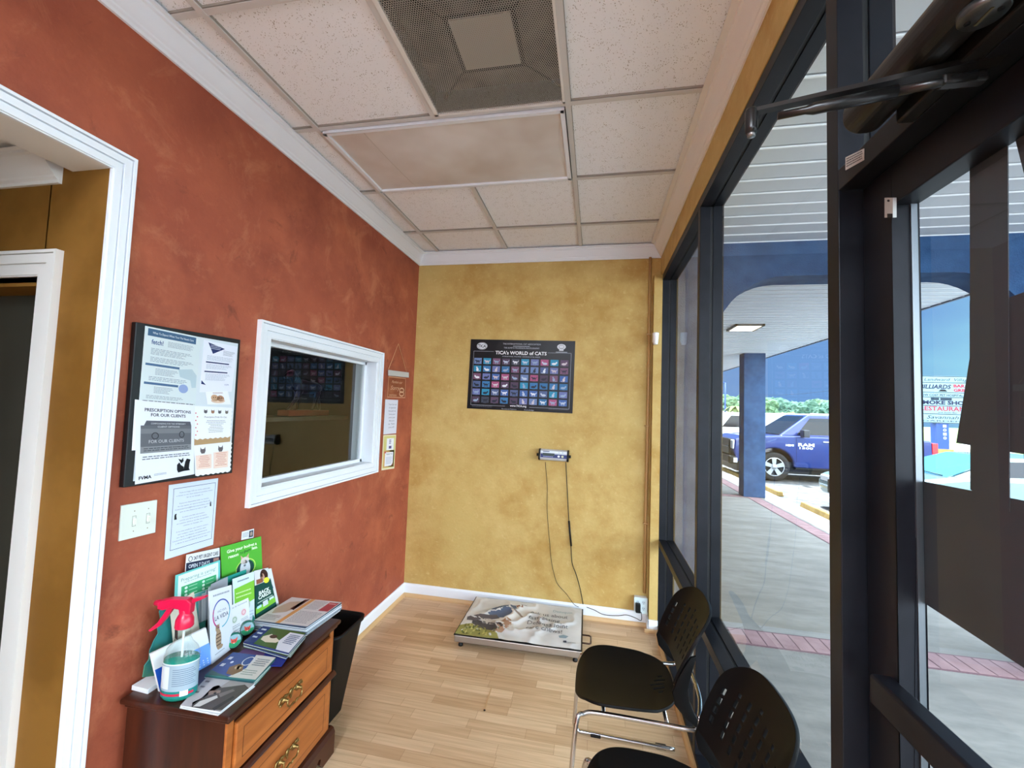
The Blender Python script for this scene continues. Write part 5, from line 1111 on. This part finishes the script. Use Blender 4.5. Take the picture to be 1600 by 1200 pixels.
loft(mb := MB(), [rrect(bx-.012,by,.105,.090,.03,0), rrect(bx,by,.168,.130,.045,hb-.02), rrect(bx,by,.176,.138,.045,hb-.018), rrect(bx,by,.178,.140,.045,hb), rrect(bx,by,.170,.132,.045,hb), rrect(bx,by,.162,.124,.045,hb-.02), rrect(bx-.012,by,.100,.085,.03,.012)], BINM)
mb.build('bin_body', t)

# ------------------------------------------------------------------ things on the chest
zt = ztop+.0002
WP = K(224,228,232); BOT = ztop+.0008
def vplane(bl, br, tl, tr, lean=0.0, z=BOT):
    """upright card standing on the chest: two bottom corners on the top, two upper ones above"""
    B0, B1 = pZ(*bl, z), pZ(*br, z); u = (B1-B0).normalized(); n_ = Vector((-u.y, u.x, 0)); 
    if n_.x < 0: n_ = -n_
    upv = (Vector((0,0,1))-n_*lean).normalized(); nn = u.cross(upv)
    def hit(p):
        d = ray(*p); o = Vector((0,0,H)); k = (B0-o).dot(nn)/d.dot(nn); return o+d*k
    return [hit(tl), hit(tr), B1, B0]
# display base with standee
q = [pZ(*p, ztop+.016) for p in ((222,1053),(247,1049),(228,1075),(200,1071))]
t = thing('standee', 'teal cutout standee on a white foam foot at the left end of the chest', 'standee', (q[0]+q[2])*.5-Vector((0,0,.016)))
bs = [Vector((-1.552,1.262,zt)),Vector((-1.478,1.258,zt)),Vector((-1.480,1.36,zt)),Vector((-1.553,1.36,zt))]
MB().prism(bs, (0,0,.016), WP).build('foam_foot', t, bevel=.001)
sil = [(222,1058),(225,1040),(232,1030),(233,1016),(240,1000),(246,990),(245,978),(250,968),(248,955),(252,950),(262,952),(268,966),(275,975),(280,1000),(280,1040),(250,1062)]
Q = [pX(x, y, -1.515) for x, y in sil]; Q = [Vector((p.x,p.y,max(p.z,zt+.0165))) for p in Q]
STD = noise_mix(mat('teal_standee_print', (58,140,134), .4), (40,120,120), (110,150,70), 9, 3, .45, .75)
MB().prism(Q, (.004,0,0), STD).build('cutout', t)
# blue and white flyer standing behind the bottle
def art_blue(s):
    s.rect(0,.42,.30,1,K(34,86,190)); s.rect(.30,.42,1,1,K(110,160,240)); s.up(); s.lines(.42,.50,.82,.76,6,K(206,220,246),.25,.2)
    for r in range(3):
        for c in range(7): s.ell(.40+.085*c,.80+.06*r,.016,.016,K(200,222,250),8)
def standing(name, bl, br, tl, tr, base_, label, cat, art=None, lean=0.0, th=.004, grp=None, z=BOT):
    q = vplane(bl, br, tl, tr, lean, z); s = Sheet(q, base_, th, dl=.0003, away=(-1,.6,0))
    if art: art(s)
    o = s.build(name); tag(o, label, cat, grp); return s
standing('folded_flyer', (250,1081), (333,1036), (236,1022), (322,981), WP, 'white and blue flyer standing behind the spray bottle', 'flyer', art_blue, .05, .010)
# teal stepped brochure holder
TEALP = mat('teal_card_holder', (38,128,118), .4)
t = thing('brochure_holder', 'teal stepped cardboard holder filled with brochures against the red wall', 'brochure holder', (-1.50,1.55,ztop))
hy0, hy1 = 1.385, 1.715
mb = MB()
for x0_, x1_, hh in ((-1.552,-1.548,.17),(-1.512,-1.508,.13),(-1.470,-1.467,.040)): mb.box((x0_,hy0,zt),(x1_,hy1,zt+hh),TEALP)
mb.box((-1.552,hy0,zt),(-1.467,hy1,zt+.003),TEALP); 
for y in (hy0, (hy0+hy1)/2, hy1-.003): mb.prism([(-1.552,y,zt),(-1.467,y,zt),(-1.467,y,zt+.040),(-1.552,y,zt+.15)], (0,.003,0), TEALP)
mb.build('holder_body', t)
def upright(name, pts, X, base_, label, cat='brochure', art=None, th=.003, grp=None, lean=.0, floor_z=None):
    """card in a pocket, parallel to the wall: seen corners TL TR BR BL; goes on down to floor_z behind the things in front"""
    q = quad(pX, pts, X); s = Sheet(q, None, dl=.0003, away=(-1,0,0)); TL,TR,BR,BL = q; bz = floor_z if floor_z is not None else None
    L0, R0 = (BL.copy(), BR.copy())
    if bz is not None:
        L0 = Vector((X, BL.y+(BL.y-TL.y)*((BL.z-bz)/max(TL.z-BL.z,.01)), bz)); R0 = Vector((X, BR.y+(BR.y-TR.y)*((BR.z-bz)/max(TR.z-BR.z,.01)), bz))
    s.L = 0; MB.prism(s, [TL,TR,R0,L0], (-th,0,0), base_); s.up()
    if art: art(s)
    o = s.build(name); tag(o, label, cat, grp); return s
f1, f2 = zt+.004, zt+.004
def a_(s):
    s.rect(0,.50,1,1,K(36,46,70)); s.up(); s.ring(.11,.30,.06,.17,.018,K(70,74,84)); s.text('24/7 PET URGENT CARE', .58, .40, .22, K(70,74,84), w=.76, bold=.02); s.text('OPEN 7 DAYS', .38, .85, .22, K(206,212,222), w=.62, bold=.02); s.rect(.80,.55,.97,.95,K(160,120,110))
upright('opening_card', [(292,867),(343,856),(343,882),(290,893)], -1.546, WP, 'white and navy card reading OPEN 7 DAYS above the teal card', 'card', a_, floor_z=f1)
def a_(s):
    s.rect(.05,.06,.95,1.0,K(222,240,238)); s.up(); s.text('Preparing is caring!', .50, .33, .13, K(110,150,146), w=.78); s.lines(.18,.38,.8,.44,1,K(170,190,190),.5,0)
    s.rect(.12,.52,.90,.98,K(60,166,110)); s.up()
    for i in range(2):
        for j in range(3): s.ell(.22+.38*i,.62+.14*j,.032,.05,K(214,240,226)); s.rect(.28+.38*i,.60+.14*j,.46+.38*i,.625+.14*j,K(170,224,190))
upright('caring_card', [(275,899),(344,875),(344,914),(273,940)], -1.535, K(110,200,196), 'white and green card titled Preparing is caring in the holder', 'card', a_, floor_z=f1)
def a_(s):
    s.text('Give your budget a', .50, .21, .085, K(230,244,220), w=.74, bold=.03); s.text('reason', .16, .36, .085, K(230,244,220), 'L', w=.24, bold=.03); s.text('to', .44, .345, .08, K(24,70,44), 'L', w=.08); s.text('purr', .54, .335, .085, K(24,70,44), 'L', w=.18, bold=.02); s.text('less.', .74, .32, .085, K(230,244,220), 'L', w=.15, bold=.03)
    s.ring(.57,.78,.25,.26,.02,K(190,230,110)); s.ell(.55,.80,.23,.24,K(20,70,66)); s.up(); s.ell(.55,.80,.13,.26,K(206,214,222)); s.ell(.55,.56,.11,.10,K(214,206,200)); s.poly([(.46,.52),(.45,.38),(.52,.48)],K(206,170,150)); s.poly([(.64,.52),(.66,.38),(.58,.48)],K(206,170,150)); s.up(); s.ell(.54,.70,.03,.03,K(110,120,130))
upright('pet_folder', [(345,855),(408,838),(410,888),(347,915)], -1.548, K(84,178,60), 'bright green folder with a white animal in a circle, topmost in the holder', 'folder', a_, floor_z=f1)
MBx = MB(); q = quad(pX, [(345,905),(385,890),(385,897),(347,915)], -1.512); MBx.prism(q, (-.004,0,0), K(40,150,140)); MBx.prism([q[3],q[2],Vector((q[2].x,q[2].y,f1)),Vector((q[3].x,q[3].y,f1))], (-.004,0,0), K(26,92,92)); tag(MBx.build('teal_divider'), 'teal divider card between the green folder and the leaflets in front', 'card')
# grey brochures, edges seen
for i, (xa, xb, Xp) in enumerate(((311,320,-1.520),(316,326,-1.514),(322,333,-1.508),(326,338,-1.502),(330,342,-1.497))):
    upright('plain_brochure', [(xa,933-5*i),(xb+14,925-6*i),(xb+12,1000),(xa-1,1008)], Xp, K(*((196,202,208) if i % 2 else (150,156,164))), 'pale leaflet in the stack behind the white LA VIDA brochure', grp='leaflets standing behind the white brochure', th=.002, floor_z=f1)
def a_(s):
    s.lines(.15,.07,.90,.11,1,K(150,160,176),.6,.1); s.ring(.50,.37,.40,.21,.045,K(70,90,170),30,PI,2*PI); s.ring(.50,.37,.40,.21,.045,K(200,60,140),20,PI*.6,PI*1.15); s.ring(.50,.37,.40,.21,.045,K(100,180,200),20,-.5,PI*.5)
    s.text('HAZ VIVA', .52, .345, .035, K(120,130,150), w=.40); s.text('LA VIDA', .50, .44, .062, K(60,70,96), w=.62, bold=.01)
    CT, CD_ = K(176,150,124), K(96,76,64); s.ell(.33,.72,.13,.15,CT); s.ell(.30,.56,.09,.055,CT); s.poly([(.22,.55),(.21,.49),(.27,.53)],CT); s.poly([(.38,.55),(.39,.49),(.33,.53)],CT); s.ell(.42,.84,.10,.03,CT); s.up()
    for v in (.64,.69,.74,.79): s.rect(.22,v,.44,v+.015,CD_)
    s.ell(.28,.555,.012,.008,K(30,40,30)); s.ell(.34,.555,.012,.008,K(30,40,30)); s.lines(.15,.90,.6,.92,1,K(150,160,176),.6,.1)
standing('spanish_brochure', (331,1038), (364,1012), (327,924), (362,914), K(222,228,240), 'tall white LA VIDA brochure with a tabby cat, standing in front of the holder', 'brochure', a_, .06, .004)
def a_(s):
    s.lines(.2,.06,.75,.1,1,K(120,140,150),.6,.1); s.poly([(.05,.18),(1,.14),(1,.46),(.62,.50),(.55,.60),(.05,.72)], K(126,196,62)); s.up(); s.lines(.12,.26,.85,.40,2,K(206,236,170),.3,.2); s.ell(.60,.52,.18,.10,K(176,186,180)); s.lines(.6,.64,.95,.8,3,K(170,186,206),.3,.2)
upright('green_leaflet', [(364,905),(397,893),(398,985),(366,995)], -1.480, K(206,224,236), 'white and lime green leaflet in the middle of the holder', art=a_, floor_z=f1)
def a_(s):
    s.text('Formas de recompensa', .5, .10, .05, K(120,130,150), w=.86); s.ell(.32,.42,.12,.10,K(206,214,206)); s.ell(.74,.34,.12,.10,K(230,200,206)); s.up(); s.ring(.32,.42,.09,.07,.02,K(120,160,130)); s.ring(.74,.34,.09,.07,.02,K(210,120,130)); s.lines(.12,.58,.55,.68,2,GY,.3,.3); s.lines(.12,.72,.6,.95,4,GY,.3,.3); s.lines(.6,.5,.92,.58,2,GY,.3,.3)
standing('small_card', (357,1009), (392,986), (353,950), (388,934), K(226,230,236), 'small white square card leaning on the front of the holder above the round badges', 'card', a_, .10, .002)
def a_(s):
    s.rect(0,.0,1,.34,K(214,216,220)); s.poly([(0,.40),(.34,.36),(1,.30),(1,.86),(0,.86)], K(20,74,66)); s.rect(0,.86,1,1,K(122,190,60)); s.up()
    s.ell(.62,.16,.26,.15,K(60,36,32)); s.ell(.52,.20,.13,.09,K(206,160,140)); s.rect(.1,.22,.5,.33,K(150,90,70)); s.up(); s.ell(.72,.31,.17,.075,K(226,226,60)); s.text('BACK', .5, .60, .085, K(226,236,230), w=.62, bold=.04, shear=.1); s.text('CARDS', .5, .70, .085, K(226,236,230), w=.70, bold=.04, shear=.1); s.rect(.1,.76,.9,.775,K(206,226,214)); s.rect(.06,.84,.28,.90,K(170,220,230)); s.rect(.36,.80,.62,.93,K(206,214,226)); s.rect(.7,.80,.95,.86,K(206,236,230))
upright('dark_green_leaflet', [(397,892),(419,887),(431,940),(400,960)], -1.484, K(20,74,66), 'dark green BACK CARDS leaflet with a yellow spot, right side of the holder', art=a_, floor_z=f1)
def a_(s): s.poly([(.2,.3),(.5,.35),(.7,.6),(.5,.62)], K(70,90,150)); s.lines(.1,.7,.6,.9,3,GY,.3,.3)
upright('white_leaflet', [(414,890),(424,888),(434,935),(424,945)], -1.492, WP, 'white leaflet with a blue mark at the right end of the holder', art=a_, floor_z=f1)
# cream brochure with black cat behind the bottle
def a_(s): s.poly([(.3,.15),(.55,.10),(.7,.35),(.62,.5),(.75,.8),(.5,.7),(.4,.4)], K(30,26,26)); s.poly([(.1,.5),(.2,.6),(.15,.9),(.05,.8)], K(40,34,34))
upright('cream_brochure', [(266,950),(303,925),(312,985),(272,1010)], -1.492, K(206,200,184), 'cream brochure with a black cat picture behind the red spray trigger', art=a_, floor_z=f1)
# round badges
def badge(cx, cy, bot, label):
    b0 = pZ(*bot, zt); n_ = Vector((.80,-.60,0)).normalized(); upv = (Vector((0,0,1))-n_*.12).normalized(); nn = Vector((n_.x,n_.y,.12)).normalized()
    r = .031; c = b0+upv*r+nn*.004; t = thing('round_badge', label, 'badge', b0, group='round badges in front of the holder'); sd = upv.cross(nn).normalized()
    mb = MB(); rings = []
    for rr, dd in ((0,-.004),(r,-.004),(r,.001),(r*.97,.004),(r*.85,.0065),(r*.6,.0085),(0,.0095)):
        rings.append([c+sd*rr*math.cos(2*PI*k/36)+upv*rr*math.sin(2*PI*k/36)+nn*dd for k in range(36)])
    vs = [p for R_ in rings for p in R_]; fs = [(i*36+k,i*36+(k+1)%36,(i+1)*36+(k+1)%36,(i+1)*36+k) for i in range(len(rings)-1) for k in range(36)]
    mb.add(vs, fs, mat('badge_green', (24,96,84), .18, coat=1), True); mb.build('badge_body', t)
    s = Sheet([c-sd*r+upv*r+nn*.0078, c+sd*r+upv*r+nn*.0078, c+sd*r-upv*r+nn*.0078, c-sd*r-upv*r+nn*.0078], None, away=(-.8,.6,0)); s.L = .0018
    s.ell(.5,.5,.40,.40,K(140,176,186,rough=.2)); s.up(); s.ell(.5,.5,.385,.385,K(52,150,104,rough=.2),30,0,PI); s.up(); s.up(); RF = K(206,84,74,rough=.2)
    s.ell(.5,.50,.17,.13,RF); s.poly([(.33,.48),(.30,.26),(.44,.40)],RF); s.poly([(.67,.48),(.70,.26),(.56,.40)],RF); s.up(); s.ell(.43,.50,.03,.03,K(40,40,44)); s.ell(.57,.50,.03,.03,K(40,40,44)); s.poly([(.46,.60),(.5,.66),(.54,.60)],K(236,230,226)); s.build('badge_print', t)
badge(0,0,(364,1013),'round green badge with a red fox head, the left one nearer the viewer'); badge(0,0,(385,993),'round green badge with a red fox head, the right one partly hidden behind the other')
# spray bottle
t = thing('spray_bottle', 'clear spray bottle of green liquid with a crimson trigger on the chest', 'spray bottle', (-1.372,1.275,zt))
CLR = glass('clear_bottle_plastic', (.90,.94,.93), 1.45, 1.6, .05); cb = Vector((-1.372,1.278,zt)); SX, SY = .72, 1.0
LIQ = bpy.data.materials.new('green_liquid'); LIQ.use_nodes = True; b_ = LIQ.node_tree.nodes['Principled BSDF']; b_.inputs['Base Color'].default_value = (*lin((34,150,132)),1); b_.inputs['Roughness'].default_value = .15; b_.inputs['Alpha'].default_value = .80
yaw = math.radians(14)
RB = Matrix.Translation(cb) @ Matrix.Rotation(yaw,4,'Z') @ Matrix.Scale(1.24,4)
def xf(mb, M=RB): mb.v = [M @ v for v in mb.v]; return mb
Rb = .045
prof = [(0,0),(Rb*.9,0),(Rb,.006),(Rb,.04),(Rb*.97,.06),(Rb,.085),(Rb*.99,.112),(Rb*.86,.130),(Rb*.55,.146),(Rb*.42,.158),(Rb*.38,.176),(Rb*.38,.188)]
xf(MB().lathe(prof, CLR, n=40, sx=1, sy=.72)).build('bottle_body', t)
xf(MB().lathe([(0,.002),(Rb*.88,.002),(Rb*.965,.008),(Rb*.965,.04),(Rb*.94,.06),(Rb*.965,.085),(Rb*.962,.104),(0,.104)], LIQ, n=40, sx=1, sy=.72)).build('liquid', t)
xf(MB().tube([(0,0,.01),(0,0,.185)], .003, mat('dip_tube', (206,220,216), .3), 8)).build('dip_tube', t)
mb = MB(); N_ = 24; vs = []; LB = K(176,196,206, rough=.3)
def lab_band(z0, z1, a0, a1, m, off=.0006, mbx=None):
    vs = []
    for k in range(N_+1):
        a = a0+(a1-a0)*k/N_
        for z in (z0,z1): vs.append(((Rb+off)*math.cos(a),(Rb+off)*.72*math.sin(a),z))
    mbx.add(vs, [(2*k,2*k+2,2*k+3,2*k+1) for k in range(N_)], m, True)
A0 = -PI/2+.35
lab_band(.030,.098,A0-1.35,A0+1.35,K(150,170,184, rough=.3),.0006,mb); lab_band(.036,.094,A0-1.25,A0-.55,K(206,214,220, rough=.3),.0010,mb); lab_band(.018,.024,A0-1.35,A0+.9,K(190,40,70, rough=.3),.0010,mb); lab_band(.016,.030,A0+.10,A0+.55,K(220,228,236, rough=.3),.0012,mb); lab_band(.012,.030,A0-1.35,A0+1.35,K(28,120,116, rough=.3),.0006,mb); lab_band(.098,.101,A0-1.35,A0+1.35,K(206,226,226, rough=.3),.0010,mb)
for k in range(9): lab_band(.044+.0052*k,.0455+.0052*k,A0-.35,A0+1.0-.1*(k % 3),K(96,116,136, rough=.3),.0010,mb)
xf(mb).build('bottle_label', t)
RP = mat('crimson_plastic', (206,16,66), .28, spec=.6)
mb = MB().lathe([(0,.184),(.0215,.184),(.0225,.188),(.0215,.206),(.017,.216),(.013,.222),(.012,.232),(0,.232)], RP, n=28)
hd = [(.018,.222),(.020,.252),(.008,.262),(-.040,.262),(-.066,.256),(-.070,.236),(-.056,.232),(-.030,.238),(-.012,.234),(-.010,.222)]
mb.prism([(x,-.011,z) for x, z in hd], (0,.022,0), RP); mb.prism([(.018,-.008,.262),(.052,-.008,.270),(.056,-.008,.266),(.02,-.008,.250)], (0,.016,0), RP)
o = xf(mb).build('spray_head', t, bevel=.003, seg=3)
mb = MB().prism([(x,-.007,z) for x, z in ((-.028,.240),(-.046,.236),(-.056,.218),(-.070,.196),(-.092,.176),(-.086,.172),(-.064,.186),(-.048,.206),(-.036,.226))], (0,.014,0), RP); xf(mb).build('trigger', t, bevel=.003, seg=3)
xf(MB().lathe([(0,-.082),(.007,-.082),(.009,-.070),(.009,-.060)], RP, c=(0,0,.248), axis='X', n=16)).build('nozzle', t)

# magazines and brochures lying flat
def magazine(name, d, a, b_, c, z, th, label, cat, grp, art=None, jit=0, edge=K(206,210,212), cover=None, ztp=None):
    P_ = [pZ(*p, ztp or z+th) for p in (a, b_, c, d)]; P_ = [Vector((p.x,p.y,z+th)) for p in P_]
    if jit:
        cc = (P_[0]+P_[2])*.5; R_ = Matrix.Rotation(random.uniform(-jit,jit),3,'Z'); off = Vector((random.uniform(-1,1)*.004,random.uniform(-1,1)*.005,0)); P_ = [cc+R_ @ (p-cc)+off for p in P_]
    s = Sheet(P_, None, dl=.00012); 
    if s.n.z < 0: s.n = -s.n
    s.L = 0
    MB.prism(s, [Vector((p.x,p.y,z)) for p in P_], (0,0,th*.86), edge); MB.prism(s, [Vector((p.x,p.y,z+th*.86)) for p in P_], (0,0,th*.14), cover or edge)
    s.L = .00015
    if art: art(s)
    o = s.build(name); tag(o, label, cat, grp); return P_
def stack(n_, d, a, b_, c, z, th, lab_top, lab_rest, grp, art, jit=.03, cols=((206,210,212),), cover=None, nm='magazine'):
    for k in range(n_):
        top = k == n_-1
        magazine(nm, d, a, b_, c, z+k*(th+.0002), th, lab_top if top else lab_rest, 'magazine', grp, art if top else None, 0 if top else jit, K(*cols[k % len(cols)]), cover if top else K(*cols[(k+1) % len(cols)]), ztp=z+n_*(th+.0002))
def a_cat(s):
    GD, GM, GL_ = K(74,68,68, rough=.25), K(110,102,100, rough=.25), K(196,194,192, rough=.25); s.rect(0,0,1,1,K(150,146,146, rough=.25)); s.up(); s.poly([(0,0),(.0,1),(.22,1),(.42,.35),(.50,0)], K(176,174,178, rough=.25))
    s.poly([(.30,.30),(.38,.22),(.48,.30),(.85,.10),(1,.20),(1,.95),(.7,1),(.28,1),(.20,.86),(.30,.70)], GD); s.up(); s.poly([(.33,.80),(.55,.55),(.62,.62),(.45,.95),(.3,.98)], GL_); s.poly([(.55,.5),(.72,.30),(.80,.34),(.66,.60)], GM); s.poly([(.75,.95),(.88,.5),(.95,.55),(.85,1)], K(50,46,48, rough=.25)); s.poly([(.30,.45),(.52,.38),(.56,.46),(.38,.60)], K(132,112,104, rough=.25)); s.up()
    s.ell(.47,.50,.03,.03,K(24,22,22)); s.lines(.05,.12,.14,.7,3,K(90,90,96),.3,.3)
stack(2, (282,1102),(323,1058),(399,1067),(344,1112), zt, .004, 'glossy brochure with a grey cat photo, nearest the front left corner of the chest', 'magazine lying under the grey cat brochure', 'magazines in the near stack', a_cat, .04, nm='brochure')
def a_dog(s):
    s.rect(0,0,1,1,K(58,78,138, rough=.25)); s.up(); s.poly([(.55,0),(1,0),(1,1),(.45,1),(.62,.6)], K(196,196,190, rough=.25)); s.poly([(0,.8),(.2,.9),(.5,1),(0,1)], K(60,96,96, rough=.25)); s.up(); s.poly([(.28,.62),(.40,.45),(.52,.50),(.60,.72),(.50,.92),(.35,.88)], K(120,90,70, rough=.25)); s.ell(.46,.60,.07,.09,K(206,180,150, rough=.25)); s.ring(.52,.30,.11,.2,.02,K(190,196,206)); s.lines(.66,.15,.95,.5,4,K(70,86,100),.4,.2); s.lines(.06,.2,.14,.8,2,K(206,214,230),.4,.2); s.ell(.22,.42,.03,.05,K(206,214,230)); s.lines(.62,.65,.9,.9,3,K(110,130,120),.4,.2)
for i, (lab, pts, cc) in enumerate((('purple and green leaflet partly hidden between the blue brochure and the green stack', ((372,1020),(400,1003),(440,1018),(425,1035)), (96,72,110)), ('navy edged leaflet at the front edge, under the green stack', ((405,1040),(418,1012),(457,1016),(440,1040)), (34,44,120)))):
    P_ = [pZ(*p, zt+.004*(i+1)) for p in (pts[1],pts[2],pts[3],pts[0])]; s = Sheet(P_, None, dl=.0002); s.n = Vector((0,0,1)); s.L = 0; MB.prism(s, [Vector((p.x,p.y,zt+.004*i)) for p in P_], (0,0,.0038), K(*cc)); s.L = .0004
    if i == 0: s.poly([(.3,0),(1,0),(1,.6),(.5,.5)], K(50,66,50)); s.up(); s.text('VIDEO', .35, .5, .18, K(196,196,214), w=.4)
    tag(s.build('leaflet'), lab, 'leaflet')
stack(4, (321,1054),(364,1019),(431,1027),(399,1062), zt, .0042, 'blue brochure with a brown dog photo, on top of the middle stack', 'magazine in the middle stack, under the blue dog brochure', 'magazines in the middle stack', a_dog, .05, ((60,110,104),(176,196,190),(50,92,98)), nm='brochure')
def a_grn(s):
    s.rect(0,0,1,1,K(62,92,50, rough=.25)); s.up(); s.poly([(0,0),(.2,0),(.22,1),(0,1)], K(36,48,104, rough=.25)); s.poly([(.68,.1),(1,.1),(1,1),(.72,1),(.62,.6)], K(206,210,220, rough=.25)); s.up(); s.poly([(.24,.55),(.36,.35),(.44,.42),(.64,.60),(.60,.72),(.40,.80),(.26,.72)], K(206,196,176, rough=.25)); s.up(); s.ell(.44,.46,.08,.10,K(70,56,46, rough=.25)); s.lines(.72,.2,.96,.7,6,K(70,84,120),.5,.2); s.lines(.05,.15,.16,.85,3,K(196,206,226),.35,.2)
stack(6, (381,1002),(411,978),(478,989),(451,1020), zt+.0086, .0036, 'green brochure with a pale animal photo, on top of the stack beside the badges', 'magazine in the stack under the green brochure', 'magazines under the green brochure', a_grn, .05, ((70,84,70),(176,186,180),(50,60,110)), nm='brochure')
def a_big(s):
    s.rect(0,0,1,1,K(196,190,190, rough=.3)); s.up(); s.rect(.40,.0,.48,1,K(196,140,84, rough=.3)); s.poly([(.03,.5),(.1,.2),(.35,.10),(.36,.45),(.30,.6),(.1,.7)], K(170,150,132, rough=.3)); s.poly([(.30,.05),(.38,0),(.38,.5),(.28,.45)], K(86,52,50, rough=.3)); s.rect(.80,.05,.985,.42,K(160,64,72, rough=.3)); s.up(); s.lines(.51,.06,.78,.42,8,K(130,128,134),.4,.15); s.lines(.51,.50,.95,.94,9,K(130,128,134),.4,.15); s.rect(.82,.10,.96,.13,K(210,150,150)); s.lines(.05,.75,.34,.95,4,K(130,120,120),.4,.2)
stack(9, (397,969),(456,933),(534,941),(480,979), zt, .0042, 'large open magazine page with orange stripe and red box, on top of the tallest stack', 'magazine in the tallest stack at the right end of the chest', 'magazines in the tallest stack', a_big, .035, ((226,228,230),(96,112,130),(206,214,222),(60,72,90),(196,206,214)))

# ------------------------------------------------------------------ stacking chairs
SHELL = mat('black_chair_shell', (7,7,8), .5, spec=.18)
CHRM = mat('chrome_tube', (200,200,202), .14, 1.0)
def sheetgrid(name, parent, P, nu, nv, keep, th, m, flip=False):
    idx = {}; vs = []; fs = []
    def vi(i, j):
        if (i,j) not in idx: idx[(i,j)] = len(vs); vs.append(P(i/nu, j/nv))
        return idx[(i,j)]
    for i in range(nu):
        for j in range(nv):
            if keep(i, j): fs.append((vi(i,j), vi(i+1,j), vi(i+1,j+1), vi(i,j+1)))
    mb = MB().add(vs, fs, m, True); o = mb.build(name, parent, smooth=True)
    md = o.modifiers.new('s', 'SOLIDIFY'); md.thickness = th; md.offset = 0
    md = o.modifiers.new('b', 'BEVEL'); md.width = .003; md.segments = 2; md.limit_method = 'ANGLE'; md.angle_limit = .9
    return o
def make_chair(label):
    c = thing('stacking_chair', label, 'chair', (0,0,0), group='black stacking chairs along the storefront', local=True)
    def disc(u, v, n1):      # square to rounded square, u v in -1..1
        a = abs(u); b_ = abs(v); k = (1-(a*b_)**n1*.15)
        return u*math.sqrt(max(0,1-.34*v*v*abs(v)**1.5)), v*math.sqrt(max(0,1-.40*u*u*abs(u)**1.5))
    def seatP(s_, t_):
        u, v = disc(s_*2-1, t_*2-1, 4); x = u*.205; y = v*.218*(1-.06*u)
        z = .452 + .020*abs(v)**2.6 - .012*(1-v*v)*(1-u*u) + (.016*max(0,u-.55)/.45) - .035*(max(0,-u-.72)/.28)**2
        return Vector((x,y,z))
    NU = NV = 44
    def kseat(i, j):   # five cross slots towards the rear
        if 34 <= i < 42:
            for q_, (a, b_) in enumerate(((37,39),(35,40),(34,40),(36,41),(38,40))):
                if j == 15+3*q_ and a <= i < b_: return False
        return True
    sheetgrid('seat', c, seatP, NU, NV, kseat, .010, SHELL)
    def backP(s_, t_):      # s_: 0 bottom .. 1 top, t_ across
        u, v = disc(s_*2-1, t_*2-1, 4)
        if s_ < .5: v = (t_*2-1)*math.sqrt(1-.16*abs(u)**3)
        hgt = (u+1)/2
        z = .555+.285*hgt; x = .185+.120*hgt**1.15 + .030*(1-v*v) - .012*(1-abs(u))*0; w_ = .222*(1-.05*(1-hgt)) ; x -= .030*max(0,abs(v)-.5)**2*4*(1-hgt*.4)
        return Vector((x, v*w_, z))
    NB_, NW = 52, 66
    def kback(i, j):
        if j % 8 in (4,5) and 8 <= j <= 62:
            cidx = (j-4)//8; lo, hi = 8+abs(cidx-4), 40-abs(cidx-4)*2
            if lo <= i < hi and (i-lo) % 6 < 4: return False
        return True
    sheetgrid('backrest', c, backP, NB_, NW, kback, .010, SHELL)
    for s_ in (-1,1):
        pts = [(.225,.70,.012),(.196,.63,.026),(.178,.57,.032),(.186,.525,.030),(.212,.485,.022),(.246,.450,.013)]
        mb = MB(); vs = []
        for x, z, w_ in pts:
            for dx, dy in ((-w_,-.007),(w_,-.007),(w_,.007),(-w_,.007)): vs.append((x+dx*.9+.014, s_*.213+dy, z+dx*.35))
        mb.add(vs, [(i*4+k,i*4+(k+1)%4,(i+1)*4+(k+1)%4,(i+1)*4+k) for i in range(5) for k in range(4)]+[(0,1,2,3),(20,21,22,23)], SHELL, True); mb.build('back_bracket', c, bevel=.003)
    for s_ in (-1,1):
        pth = smooth_path([Vector(p) for p in ((.262,s_*.212,.475),(.256,s_*.214,.440),(.225,s_*.214,.432),(.10,s_*.205,.428),(-.10,s_*.200,.426),(-.165,s_*.205,.418),(-.195,s_*.225,.385),(-.215,s_*.262,.10),(-.215,s_*.270,.040),(-.195,s_*.272,.013),(-.15,s_*.272,.0115),(.05,s_*.268,.0115),(.262,s_*.262,.0115))], 6)
        MB().tube(pth, .0092, CHRM, 12).build('leg', c)
    MB().tube([(-.09,-.20,.424),(-.09,.20,.424)], .008, CHRM, 10).build('cross_tube', c); MB().tube([(.15,-.205,.424),(.15,.205,.424)], .008, CHRM, 10).build('cross_tube', c)
    mb = MB().tube(smooth_path([Vector(p) for p in ((.262,-.212,.475),(.285,-.12,.49),(.29,0,.495),(.285,.12,.49),(.262,.212,.475))],6), .008, CHRM, 10)
    mb.build('back_hoop', c)
    for s_ in (-1,1):
        for x in (-.11,.20): MB().box((x-.025,s_*.270-.011,.0005),(x+.025,s_*.270+.013,.016), BLK).build('glide', c, bevel=.003)
    return c
c1 = make_chair('black perforated stacking chair beside the storefront window, the farther of the two')
c1.location = (.150, 2.005, 0)
c2 = copy_tree(c1); c2.location = (.195, 1.365, 0); c2.rotation_euler = (0,0,math.radians(2)); c2['label'] = 'black perforated stacking chair cut off by the bottom of the picture, nearer one'
for o in list(bpy.data.objects):
    if '_local' in o: del o['_local']
